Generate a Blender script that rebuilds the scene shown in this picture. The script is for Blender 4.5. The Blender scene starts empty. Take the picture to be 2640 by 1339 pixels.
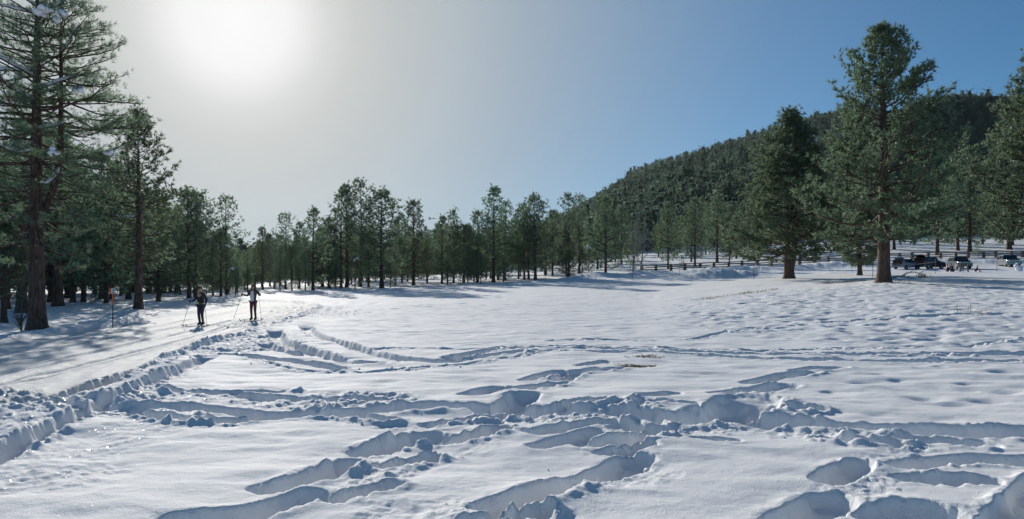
import bpy, bmesh, math, random
import numpy as np
from mathutils import Vector, Matrix

# ------------------------------------------------------------------ camera, sky, sun, exposure
SC = bpy.context.scene
COL = SC.collection
FPX, U0, VH, EYE = 1900.0, 1320.0, 745.0, 1.6      # focal length and horizon in pixels of a 2640 px wide frame
cam_d = bpy.data.cameras.new('camera'); cam = bpy.data.objects.new('camera', cam_d); COL.objects.link(cam)
cam.location = (0, 0, EYE); cam.rotation_euler = (math.pi/2, 0, 0)
cam_d.sensor_width = 36.0; cam_d.lens = 36.0*FPX/2640.0; cam_d.shift_y = (VH-669.5)/2640.0
cam_d.clip_start = 0.1; cam_d.clip_end = 9000.0
SC.camera = cam
SUN_AZ = math.atan((605-U0)/FPX)                    # from +y, negative = left
SUN_EL = math.atan((VH-45)/math.hypot(FPX, 605-U0))
SUN = Vector((math.sin(SUN_AZ)*math.cos(SUN_EL), math.cos(SUN_AZ)*math.cos(SUN_EL), math.sin(SUN_EL)))
SC.view_settings.view_transform = 'Standard'; SC.view_settings.look = 'None'
SC.view_settings.exposure = 0.0; SC.view_settings.gamma = 1.0; SC.view_settings.use_curve_mapping = False
SC.render.engine = 'CYCLES'
SC.cycles.max_bounces = 6; SC.cycles.diffuse_bounces = 3; SC.cycles.transparent_max_bounces = 8
SC.cycles.use_denoising = True
world = bpy.data.worlds.new('World'); SC.world = world; world.use_nodes = True
def build_world():
    nt = world.node_tree; nt.nodes.clear(); N = nt.nodes.new; L = nt.links.new
    sky = N('ShaderNodeTexSky'); sky.sky_type = 'NISHITA'; sky.sun_disc = False
    sky.sun_elevation = SUN_EL; sky.sun_rotation = SUN_AZ
    sky.altitude = 2200; sky.air_density = 1.0; sky.dust_density = 0.6; sky.ozone_density = 1.6
    tc = N('ShaderNodeTexCoord')
    nrm = N('ShaderNodeVectorMath'); nrm.operation = 'NORMALIZE'; L(tc.outputs['Generated'], nrm.inputs[0])
    dot = N('ShaderNodeVectorMath'); dot.operation = 'DOT_PRODUCT'; dot.inputs[1].default_value = SUN
    L(nrm.outputs[0], dot.inputs[0])
    ac = N('ShaderNodeMath'); ac.operation = 'ARCCOSINE'; L(dot.outputs['Value'], ac.inputs[0])
    dv = N('ShaderNodeMath'); dv.operation = 'DIVIDE'; L(ac.outputs[0], dv.inputs[0]); dv.inputs[1].default_value = math.radians(90)
    # the sun's aureole: near the sun its light scattered by the hazy air outweighs the blue of the clear sky
    def ramp(stops, lift=1.0):
        cr = N('ShaderNodeValToRGB'); L(dv.outputs[0], cr.inputs[0]); e = cr.color_ramp
        while len(e.elements) < len(stops): e.elements.new(0.5)
        for el, (deg, c) in zip(e.elements, stops):
            el.position = deg/90.0; el.color = (*c, 1) if isinstance(c, tuple) else (c, c, c, 1)
        return cr.outputs[0]
    tn = N('ShaderNodeMix'); tn.data_type = 'RGBA'; tn.blend_type = 'MULTIPLY'; tn.inputs[0].default_value = 1
    tn.inputs[7].default_value = SKY_TINT
    L(sky.outputs[0], tn.inputs[6])
    bg = N('ShaderNodeBackground'); bg.inputs[1].default_value = SKY_STRENGTH; L(tn.outputs[2], bg.inputs[0])
    b2 = N('ShaderNodeBackground'); b2.inputs[1].default_value = 1.0; L(ramp(AUREOLE), b2.inputs[0])
    mx = N('ShaderNodeMixShader'); L(ramp(HAZE_SHARE), mx.inputs[0]); L(bg.outputs[0], mx.inputs[1]); L(b2.outputs[0], mx.inputs[2])
    out = N('ShaderNodeOutputWorld'); L(mx.outputs[0], out.inputs[0])
SKY_STRENGTH = 0.072
SKY_TINT = (.56, 1.0, 1.2, 1)     # the camera's cool white balance
AUREOLE = [(0, (.93, .93, .925)), (3.4, (.88, .885, .88)), (4.8, (.78, .785, .775)), (6.2, (.66, .67, .655)), (8.2, (.565, .58, .565)), (11, (.50, .525, .53)), (15, (.445, .49, .515)),
           (21, (.36, .42, .475)), (29, (.28, .37, .47)), (42, (.20, .32, .48)), (60, (.12, .24, .45))]
HAZE_SHARE = [(0, 1.0), (12, .97), (20, .85), (28, .65), (38, .32), (50, .1), (60, .0)]
build_world()
sun_d = bpy.data.lights.new('sun', 'SUN'); sun_d.energy = 5.0; sun_d.angle = math.radians(0.5); sun_d.color = (1.0, 0.95, 0.87)
sun = bpy.data.objects.new('sun', sun_d); COL.objects.link(sun)
sun.rotation_euler = SUN.to_track_quat('Z', 'Y').to_euler(); sun.location = (0, 0, 60)

# ------------------------------------------------------------------ helpers
def tag(o, label=None, cat=None, group=None, kind=None):
    if label: o['label'] = label
    if cat: o['category'] = cat
    if group: o['group'] = group
    if kind: o['kind'] = kind
    return o
def empty(name, loc, rz=0.0, label=None, cat=None, group=None, s=1.0):
    o = bpy.data.objects.new(name, None); COL.objects.link(o); o.location = loc; o.rotation_euler = (0, 0, rz)
    o.scale = (s, s, s); o.empty_display_size = 0.3
    return tag(o, label, cat, group)
def mobj(name, me, parent=None):
    o = bpy.data.objects.new(name, me); COL.objects.link(o); o.parent = parent
    return o
def np_mesh(name, V, F, mats, smooth=False, midx=None):
    V = np.asarray(V, np.float32); F = np.asarray(F, np.int32); k = F.shape[1]; n = len(F)
    me = bpy.data.meshes.new(name)
    me.vertices.add(len(V)); me.vertices.foreach_set('co', V.ravel())
    me.loops.add(n*k); me.loops.foreach_set('vertex_index', F.ravel())
    me.polygons.add(n); me.polygons.foreach_set('loop_start', np.arange(0, n*k, k, dtype=np.int32))
    for m in (mats if isinstance(mats, (list, tuple)) else [mats]): me.materials.append(m)
    if midx is not None: me.polygons.foreach_set('material_index', np.asarray(midx, np.int32))
    me.update(calc_edges=True)
    me.polygons.foreach_set('use_smooth', np.full(n, smooth, bool))
    return me
class Geo:
    """collects polygons (any size) into one mesh"""
    def __init__(s): s.v = []; s.f = []
    def poly(s, pts, faces):
        b = len(s.v); s.v += [tuple(p) for p in pts]; s.f += [tuple(b+i for i in f) for f in faces]
    def box(s, c, d, rz=0.0, taper=1.0, M=None):
        x, y, z = d[0]/2, d[1]/2, d[2]/2; P = []
        for k, t in ((-z, 1.0), (z, taper)):
            for a, b in ((-x, -y), (x, -y), (x, y), (-x, y)):
                p = Vector((a*t, b*t, k)); p.rotate(Matrix.Rotation(rz, 3, 'Z')); p += Vector(c)
                P.append(M @ p if M else p)
        s.poly(P, [(3, 2, 1, 0), (4, 5, 6, 7), (0, 1, 5, 4), (1, 2, 6, 5), (2, 3, 7, 6), (3, 0, 4, 7)])
    def tube(s, pts, rad, n=6, cap=True):
        pts = [Vector(p) for p in pts]; m = len(pts); b = len(s.v)
        if not isinstance(rad, (list, tuple)): rad = [rad]*m
        up = Vector((0.13, 0.31, 1))
        for i, p in enumerate(pts):
            t = (pts[min(i+1, m-1)]-pts[max(i-1, 0)]).normalized()
            a = t.cross(up if abs(t.dot(up.normalized())) < .95 else Vector((1, 0, 0))).normalized(); c = t.cross(a)
            for k in range(n):
                th = 2*math.pi*k/n
                s.v.append(tuple(p+(a*math.cos(th)+c*math.sin(th))*rad[i]))
        for i in range(m-1):
            for k in range(n):
                k2 = (k+1) % n
                s.f.append((b+i*n+k, b+i*n+k2, b+(i+1)*n+k2, b+(i+1)*n+k))
        if cap:
            s.f.append(tuple(b+k for k in range(n))[::-1]); s.f.append(tuple(b+(m-1)*n+k for k in range(n)))
    def ball(s, c, r, nu=8, nv=6, rng=None, jit=0.0):
        if not isinstance(r, (list, tuple)): r = (r, r, r)
        b = len(s.v)
        for j in range(nv+1):
            ph = math.pi*j/nv
            for i in range(nu):
                th = 2*math.pi*i/nu; q = 1+(rng.uniform(-jit, jit) if rng else 0)
                s.v.append((c[0]+r[0]*q*math.sin(ph)*math.cos(th), c[1]+r[1]*q*math.sin(ph)*math.sin(th), c[2]+r[2]*q*math.cos(ph)))
        for j in range(nv):
            for i in range(nu):
                i2 = (i+1) % nu
                s.f.append((b+j*nu+i, b+(j+1)*nu+i, b+(j+1)*nu+i2, b+j*nu+i2))
    def mesh(s, name, mat, smooth=False):
        me = bpy.data.meshes.new(name); me.from_pydata(s.v, [], s.f)
        for m in (mat if isinstance(mat, (list, tuple)) else [mat]): me.materials.append(m)
        me.update()
        if smooth: me.polygons.foreach_set('use_smooth', np.ones(len(me.polygons), bool))
        return me
    def build(s, name, mat, parent=None, smooth=False, bevel=0.0):
        me = s.mesh(name, mat, smooth); o = mobj(name, me, parent)
        if bevel:
            md = o.modifiers.new('bevel', 'BEVEL'); md.width = bevel; md.segments = 2; md.limit_method = 'ANGLE'
        return o
def skin(name, verts, edges, rads, mat, parent, sub=2, root=0):
    """one continuous surface grown round a skeleton"""
    me = bpy.data.meshes.new(name); me.from_pydata(verts, edges, []); me.update()
    o = bpy.data.objects.new(name, me); COL.objects.link(o)
    o.modifiers.new('skin', 'SKIN')
    if not me.skin_vertices: me.attributes  # layer is created by the modifier below
    bm = bmesh.new(); bm.from_mesh(me); ly = bm.verts.layers.skin.verify(); bm.verts.ensure_lookup_table()
    for i, r in enumerate(rads):
        bm.verts[i][ly].radius = r if isinstance(r, tuple) else (r, r); bm.verts[i][ly].use_root = (i == root)
    bm.to_mesh(me); bm.free()
    sb = o.modifiers.new('sub', 'SUBSURF'); sb.levels = sub; sb.render_levels = sub
    bpy.context.view_layer.update()
    ev = o.evaluated_get(bpy.context.evaluated_depsgraph_get())
    m2 = bpy.data.meshes.new_from_object(ev); m2.name = name
    o.modifiers.clear(); o.data = m2; m2.materials.clear(); m2.materials.append(mat)
    m2.polygons.foreach_set('use_smooth', np.ones(len(m2.polygons), bool))
    o.parent = parent
    return o

# numpy value noise -------------------------------------------------
def _hash(ix, iy, seed):
    h = (ix.astype(np.int64)*374761393 + iy.astype(np.int64)*668265263 + seed*1442695041) & 0xffffffff
    h = ((h ^ (h >> 13))*1274126177) & 0xffffffff
    h = ((h ^ (h >> 16))*2246822519) & 0xffffffff
    return ((h ^ (h >> 15)) & 0xffffff)/float(0xffffff)
def vnoise(x, y, seed=0):
    x0 = np.floor(x); y0 = np.floor(y); fx = x-x0; fy = y-y0
    fx = fx*fx*fx*(fx*(fx*6-15)+10); fy = fy*fy*fy*(fy*(fy*6-15)+10)
    a = _hash(x0, y0, seed); b = _hash(x0+1, y0, seed); c = _hash(x0, y0+1, seed); d = _hash(x0+1, y0+1, seed)
    return (a+(b-a)*fx + (c-a+(a-b-c+d)*fx)*fy)*2-1
def fbm(x, y, oct=4, seed=0, gain=0.5):
    s = 0; a = 1.0; t = 0
    for i in range(oct):
        ca, sa = math.cos(.6+i), math.sin(.6+i)
        s = s+a*vnoise((x*ca-y*sa)*2**i+7.3*i, (x*sa+y*ca)*2**i-3.1*i, seed+i); t += a; a *= gain
    return s/t
def billow(x, y, oct=3, seed=0):
    s = 0; a = 1.0; t = 0
    for i in range(oct):
        ca, sa = math.cos(.9+i), math.sin(.9+i)
        s = s+a*(1-np.abs(vnoise((x*ca-y*sa)*2**i, (x*sa+y*ca)*2**i, seed+i))**.7); t += a; a *= .5
    return s/t
def sstep(a, b, x):
    t = np.clip((x-a)/(b-a), 0, 1); return t*t*(3-2*t)

# ------------------------------------------------------------------ materials
def mat(name, color=(.5, .5, .5), rough=.6, metal=0.0, spec=.5, bump=None, vary=None, coat=0.0):
    """vary=(scale, dark, light[, (sx,sy,sz)]); bump=(scale, strength, distance)"""
    m = bpy.data.materials.new(name); m.use_nodes = True; nt = m.node_tree; N = nt.nodes.new; L = nt.links.new
    p = nt.nodes['Principled BSDF']
    p.inputs['Base Color'].default_value = (*color, 1); p.inputs['Roughness'].default_value = rough
    p.inputs['Metallic'].default_value = metal; p.inputs['Specular IOR Level'].default_value = spec
    p.inputs['Coat Weight'].default_value = coat
    if vary or bump:
        tc = N('ShaderNodeTexCoord')
    if vary:
        n = N('ShaderNodeTexNoise'); n.inputs['Scale'].default_value = vary[0]; n.inputs['Detail'].default_value = 6
        src = tc.outputs['Object']
        if len(vary) > 3:
            mp = N('ShaderNodeMapping'); mp.inputs['Scale'].default_value = vary[3]; L(src, mp.inputs[0]); src = mp.outputs[0]
        L(src, n.inputs['Vector'])
        r = N('ShaderNodeValToRGB'); r.color_ramp.elements[0].position = .35; r.color_ramp.elements[1].position = .68
        r.color_ramp.elements[0].color = (*[c*vary[1] for c in color], 1); r.color_ramp.elements[1].color = (*[min(1, c*vary[2]) for c in color], 1)
        L(n.outputs['Fac'], r.inputs[0]); L(r.outputs[0], p.inputs['Base Color'])
    if bump:
        n2 = N('ShaderNodeTexNoise'); n2.inputs['Scale'].default_value = bump[0]; n2.inputs['Detail'].default_value = 5
        src = tc.outputs['Object']
        if vary and len(vary) > 3:
            src = mp.outputs[0]
        L(src, n2.inputs['Vector'])
        b = N('ShaderNodeBump'); b.inputs['Strength'].default_value = bump[1]; b.inputs['Distance'].default_value = bump[2]
        L(n2.outputs['Fac'], b.inputs['Height']); L(b.outputs[0], p.inputs['Normal'])
    return m
def snow_material(name, ground=True):
    m = bpy.data.materials.new(name); m.use_nodes = True; nt = m.node_tree; N = nt.nodes.new; L = nt.links.new
    p = nt.nodes['Principled BSDF']; p.inputs['Roughness'].default_value = .8; p.inputs['Specular IOR Level'].default_value = .1
    p.inputs['Base Color'].default_value = (.835, .84, .845, 1)
    tc = N('ShaderNodeTexCoord')
    if ground:
        # faint old dirt, needles and packed snow on the groomed trail, from a per-vertex mask of where the trail lies
        at = N('ShaderNodeAttribute'); at.attribute_name = 'trail'
        n0 = N('ShaderNodeTexNoise'); n0.inputs['Scale'].default_value = 2.2; n0.inputs['Detail'].default_value = 8; L(tc.outputs['Object'], n0.inputs['Vector'])
        r0 = N('ShaderNodeValToRGB'); r0.color_ramp.elements[0].position = .38; r0.color_ramp.elements[1].position = .62
        r0.color_ramp.elements[0].color = (.69, .69, .67, 1); r0.color_ramp.elements[1].color = (.80, .80, .785, 1); L(n0.outputs['Fac'], r0.inputs[0])
        mx = N('ShaderNodeMix'); mx.data_type = 'RGBA'; mx.inputs[6].default_value = (.835, .84, .845, 1)
        L(at.outputs['Fac'], mx.inputs[0]); L(r0.outputs[0], mx.inputs[7])
        ad = N('ShaderNodeAttribute'); ad.attribute_name = 'debris'
        n4 = N('ShaderNodeTexNoise'); n4.inputs['Scale'].default_value = 9; n4.inputs['Detail'].default_value = 8; n4.inputs['Roughness'].default_value = .75; L(tc.outputs['Object'], n4.inputs['Vector'])
        r4 = N('ShaderNodeValToRGB'); r4.color_ramp.elements[0].position = .52; r4.color_ramp.elements[1].position = .6; L(n4.outputs['Fac'], r4.inputs[0])
        ml = N('ShaderNodeMath'); ml.operation = 'MULTIPLY'; L(r4.outputs[0], ml.inputs[0]); L(ad.outputs['Fac'], ml.inputs[1])
        m3 = N('ShaderNodeMix'); m3.data_type = 'RGBA'; m3.inputs[7].default_value = (.30, .25, .19, 1)
        L(ml.outputs[0], m3.inputs[0]); L(mx.outputs[2], m3.inputs[6]); L(m3.outputs[2], p.inputs['Base Color'])
    # fine surface relief: grains and small crust
    n1 = N('ShaderNodeTexNoise'); n1.inputs['Scale'].default_value = 80; n1.inputs['Detail'].default_value = 4; L(tc.outputs['Object'], n1.inputs['Vector'])
    n2 = N('ShaderNodeTexNoise'); n2.inputs['Scale'].default_value = 9; n2.inputs['Detail'].default_value = 6; n2.inputs['Roughness'].default_value = .6; L(tc.outputs['Object'], n2.inputs['Vector'])
    b2 = N('ShaderNodeBump'); b2.inputs['Strength'].default_value = .5; b2.inputs['Distance'].default_value = .02; L(n2.outputs['Fac'], b2.inputs['Height'])
    b1 = N('ShaderNodeBump'); b1.inputs['Strength'].default_value = .7; b1.inputs['Distance'].default_value = .012; L(n1.outputs['Fac'], b1.inputs['Height']); L(b2.outputs[0], b1.inputs['Normal'])
    L(b1.outputs[0], p.inputs['Normal'])
    # glints: a few crystals lie at a chance angle and mirror the sun
    vo = N('ShaderNodeTexVoronoi'); vo.inputs['Scale'].default_value = 45; L(tc.outputs['Object'], vo.inputs['Vector'])
    sp = N('ShaderNodeSeparateColor'); L(vo.outputs['Color'], sp.inputs[0])
    th = N('ShaderNodeMath'); th.operation = 'GREATER_THAN'; th.inputs[1].default_value = .90; L(sp.outputs[0], th.inputs[0])
    dd = N('ShaderNodeMath'); dd.operation = 'LESS_THAN'; dd.inputs[1].default_value = .33; L(vo.outputs['Distance'], dd.inputs[0])
    mm = N('ShaderNodeMath'); mm.operation = 'MULTIPLY'; L(th.outputs[0], mm.inputs[0]); L(dd.outputs[0], mm.inputs[1])
    cn = N('ShaderNodeVectorMath'); cn.operation = 'MULTIPLY_ADD'; L(vo.outputs['Color'], cn.inputs[0])
    cn.inputs[1].default_value = (1.3, 1.3, 0); cn.inputs[2].default_value = (-.65, -.65, 1)
    nn = N('ShaderNodeVectorMath'); nn.operation = 'NORMALIZE'; L(cn.outputs[0], nn.inputs[0])
    gl = N('ShaderNodeBsdfGlossy'); gl.inputs['Roughness'].default_value = .25; gl.inputs['Color'].default_value = (.9, .9, .9, 1); L(nn.outputs[0], gl.inputs['Normal'])
    gn = N('ShaderNodeNewGeometry'); gs = N('ShaderNodeSeparateXYZ'); L(gn.outputs['Normal'], gs.inputs[0])
    gt = N('ShaderNodeMath'); gt.operation = 'GREATER_THAN'; gt.inputs[1].default_value = .93; L(gs.outputs[2], gt.inputs[0])
    mm2 = N('ShaderNodeMath'); mm2.operation = 'MULTIPLY'; L(mm.outputs[0], mm2.inputs[0]); L(gt.outputs[0], mm2.inputs[1]); mm = mm2
    m5 = N('ShaderNodeMath'); m5.operation = 'MULTIPLY'; m5.inputs[1].default_value = .1; L(mm.outputs[0], m5.inputs[0])
    ms = N('ShaderNodeMixShader'); L(m5.outputs[0], ms.inputs[0]); L(p.outputs[0], ms.inputs[1]); L(gl.outputs[0], ms.inputs[2])
    L(ms.outputs[0], nt.nodes['Material Output'].inputs[0])
    return m
def needle_material(name, dark, light, transl=.45, v0=.75, v1=1.3):
    m = bpy.data.materials.new(name); m.use_nodes = True; nt = m.node_tree; N = nt.nodes.new; L = nt.links.new
    nt.nodes.remove(nt.nodes['Principled BSDF'])
    g = N('ShaderNodeNewGeometry'); oi = N('ShaderNodeObjectInfo')
    r = N('ShaderNodeValToRGB'); r.color_ramp.elements[0].color = (*dark, 1); r.color_ramp.elements[1].color = (*light, 1)
    L(g.outputs['Random Per Island'], r.inputs[0])
    hv = N('ShaderNodeHueSaturation'); L(r.outputs[0], hv.inputs['Color'])
    mr = N('ShaderNodeMapRange'); mr.inputs[3].default_value = v0; mr.inputs[4].default_value = v1; L(oi.outputs['Random'], mr.inputs[0]); L(mr.outputs[0], hv.inputs['Value'])
    mh = N('ShaderNodeMapRange'); mh.inputs[3].default_value = .48; mh.inputs[4].default_value = .525; L(oi.outputs['Random'], mh.inputs[0]); L(mh.outputs[0], hv.inputs['Hue'])
    d = N('ShaderNodeBsdfDiffuse'); t = N('ShaderNodeBsdfTranslucent'); gl = N('ShaderNodeBsdfGlossy'); gl.inputs['Roughness'].default_value = .45
    gl.inputs['Color'].default_value = (.6, .65, .6, 1)
    L(hv.outputs[0], d.inputs[0]); L(hv.outputs[0], t.inputs[0])
    m1 = N('ShaderNodeMixShader'); m1.inputs[0].default_value = transl; L(d.outputs[0], m1.inputs[1]); L(t.outputs[0], m1.inputs[2])
    m2 = N('ShaderNodeMixShader'); m2.inputs[0].default_value = .06; L(m1.outputs[0], m2.inputs[1]); L(gl.outputs[0], m2.inputs[2])
    L(m2.outputs[0], nt.nodes['Material Output'].inputs[0])
    return m
M_SNOW = snow_material('snow')
M_CLUMP = mat('fresh_snow', (.82, .84, .88), .6, bump=(9, .6, .03))
M_BARK = mat('pine_bark', (.10, .062, .047), .9, vary=(3.0, .45, 1.6, (3, 3, .7)), bump=(3.5, 1.0, .06))
M_BARKG = mat('grey_bark', (.16, .12, .10), .9, vary=(3.0, .5, 1.5, (3, 3, .6)), bump=(3.5, .8, .04))
M_BARE = mat('bare_wood', (.34, .31, .28), .85, vary=(4, .6, 1.3))
M_NEEDLE = needle_material('pine_needles', (.055, .095, .058), (.25, .335, .20), .55)
M_NEEDLE_FAR = needle_material('far_pine_needles', (.055, .09, .07), (.17, .235, .16), .45, .55, 1.5)
# ------------------------------------------------------------------ lie of the land
def vz(v, y): return EYE+(VH-v)/FPX*y           # height of a thing seen at pixel row v when it stands y metres ahead
CREST_U = [-5000, -1500, 300, 900, 1100, 1300, 1480, 1560, 1650, 1750, 1850, 1950, 2100, 2200, 2350, 2500, 2640, 3000, 3600, 5500]
CREST_V = [742, 740, 740, 738, 722, 662, 572, 520, 464, 424, 389, 357, 314, 300, 280, 268, 270, 280, 390, 700]
YK = [1, 8, 14, 20, 30, 45, 60, 80, 105, 130, 160, 220, 300, 420, 640, 800, 1000, 1300, 2000, 5000]
COLS = {
 -1500: dict(z=[0, 0, 0, 0, 0, .2, .4, .5, .6, .7, .9, 1.5]),
 -400: dict(z=[0, 0, 0, 0, .0, .3, .5, .6, .7, .8, 1.0, 2.0]),
 100: dict(z=[0, 0, 0, 0, .0, .35, .55, .63, .68, .8, 1.2, 2.2]),
 350: dict(z=[0, 0, 0, 0, .03, .42, .58, .65, .75, 1.0, 1.5, 2.6]),
 480: dict(z=[0, 0, 0, 0, 0, .12, .35, .6, .9, 1.3, 1.8, 3]),
 650: dict(z=[0, 0, 0, 0, 0, .1, .35, .76, 1.2, 1.6, 2.3, 3.4]),
 1000: dict(z=[0, 0, 0, 0, 0, .12, .36, .80, 1.43, 2.15, 3.0, 5.0]),
 1300: dict(z=[0, 0, 0, 0, .02, .16, .46, 1.1, 2.0, 3.0, 4.1, 6.8]),
 1660: dict(z=[0, 0, 0, .02, .1, .28, .58, 1.4, 2.9, 4.5, 7.0, 12.0]),
 2000: dict(z=[0, 0, 0, .06, .35, 1.05, 1.5, 2.7, 3.5, 5.4, 8.3, 14.3]),
 2280: dict(z=[0, 0, .02, .15, .6, 1.35, 2.25, 2.9, 4.3, 6.5, 10.0, 15.8]),
 2640: dict(z=[0, 0, .03, .2, .75, 1.5, 2.2, 2.9, 4.5, 6.9, 10.4, 16.7]),
 3600: dict(z=[0, 0, .03, .2, .75, 1.5, 2.2, 2.9, 4.5, 6.9, 10.4, 16.7]),
}
def flank(u): return 1.0 if 2330 < u < 5000 else 0.0
def far_side(u, y, z3):
    zr = vz(float(np.interp(u, CREST_U, CREST_V))+8, 640.0)
    if y <= 420: return z3+(y-300)*.06
    if y <= 640: return z3+7.2+(zr-z3-7.2)*((y-420)/220)
    return zr+(y-640)*.12 if y <= 1300 else zr*float(np.interp(y, [1300, 2000, 5000], [1.2, .6, .3]))
def build_table():
    us = sorted(COLS); az = []; Z = []
    for u in us:
        zc = vz(float(np.interp(u, CREST_U, CREST_V)), 1000.0)
        z = list(COLS[u]['z']); z3 = z[-1]+(z[-1]-z[-2])/60*70
        zz = z+[z3]
        for y in YK[len(zz):]:
            fl = flank(u)
            if fl > .5: zz.append(far_side(u, y, z3))
            elif y <= 1000: t = (y-300)/700; zz.append(z3+(zc-z3)*t**1.0)
            else: zz.append(zc*float(np.interp(y, [1000, 1300, 2000, 5000], [1, .93, .55, .2])))
        az.append(math.atan((u-U0)/FPX)); Z.append(zz)
    # extra crest columns
    cu = [c for c in CREST_U if 900 <= c <= 3000 and c not in us]
    for u in cu:
        a = math.atan((u-U0)/FPX)
        k = np.searchsorted(az, a); k = min(max(k, 1), len(az)-1)
        w = (a-az[k-1])/(az[k]-az[k-1])
        zz = [(1-w)*p+w*q for p, q in zip(Z[k-1], Z[k])]
        zc = vz(float(np.interp(u, CREST_U, CREST_V)), 1000.0); z3 = zz[12]
        for i, y in enumerate(YK):
            if y > 300 and flank(u) > .5: zz[i] = far_side(u, y, z3)
            elif y > 300:
                zz[i] = z3+(zc-z3)*((y-300)/700) if y <= 1000 else zc*float(np.interp(y, [1000, 1300, 2000, 5000], [1, .93, .55, .2]))
        az.insert(k, a); Z.insert(k, zz)
    az = [-math.pi]+az+[math.pi]; flat = [0]*len(YK); Z = [flat]+Z+[flat]
    Z = np.array(Z); az = np.array(az)
    A = np.linspace(-math.pi, math.pi, 1441); Lg = np.linspace(0, math.log(5000), 420)
    Z1 = np.stack([np.interp(Lg, np.log(YK), row) for row in Z])
    T = np.stack([np.interp(A, az, Z1[:, j]) for j in range(len(Lg))], 1)
    k = np.exp(-.5*(np.arange(-8, 9)/2.6)**2); k /= k.sum()
    P = np.pad(T, ((8, 8), (8, 8)), 'edge')
    P = sum(k[i]*P[i:i+T.shape[0], :] for i in range(17)); P = sum(k[i]*P[:, i:i+T.shape[1]] for i in range(17))
    return P
TAB = build_table()
def base_h(x, y):
    x = np.asarray(x, float); y = np.asarray(y, float)
    az = np.arctan2(x, y); r = np.hypot(x, y)
    d = np.maximum(r*np.cos(np.minimum(np.abs(az), math.radians(55))), 1.0)
    fa = (az+math.pi)/(2*math.pi)*1440; fl = np.log(d)/math.log(5000)*419
    fa = np.clip(fa, 0, 1439.999); fl = np.clip(fl, 0, 418.999)
    i = fa.astype(int); j = fl.astype(int); a = fa-i; b = fl-j
    return (TAB[i, j]*(1-a)*(1-b)+TAB[i+1, j]*a*(1-b)+TAB[i, j+1]*(1-a)*b+TAB[i+1, j+1]*a*b)
def G(u, v):
    """where the line of sight through a photograph pixel first meets the land"""
    k = (u-U0)/FPX; s = (VH-v)/FPX
    ys = np.exp(np.linspace(math.log(3), math.log(400), 1500))
    dz = EYE+s*ys-base_h(k*ys, ys); n = np.argmax(dz <= 0)
    y = ys[n] if dz[n] <= 0 else ys[-1]
    return (k*y, y)
def PL(pts): return np.array([G(u, v) for u, v in pts])

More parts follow.
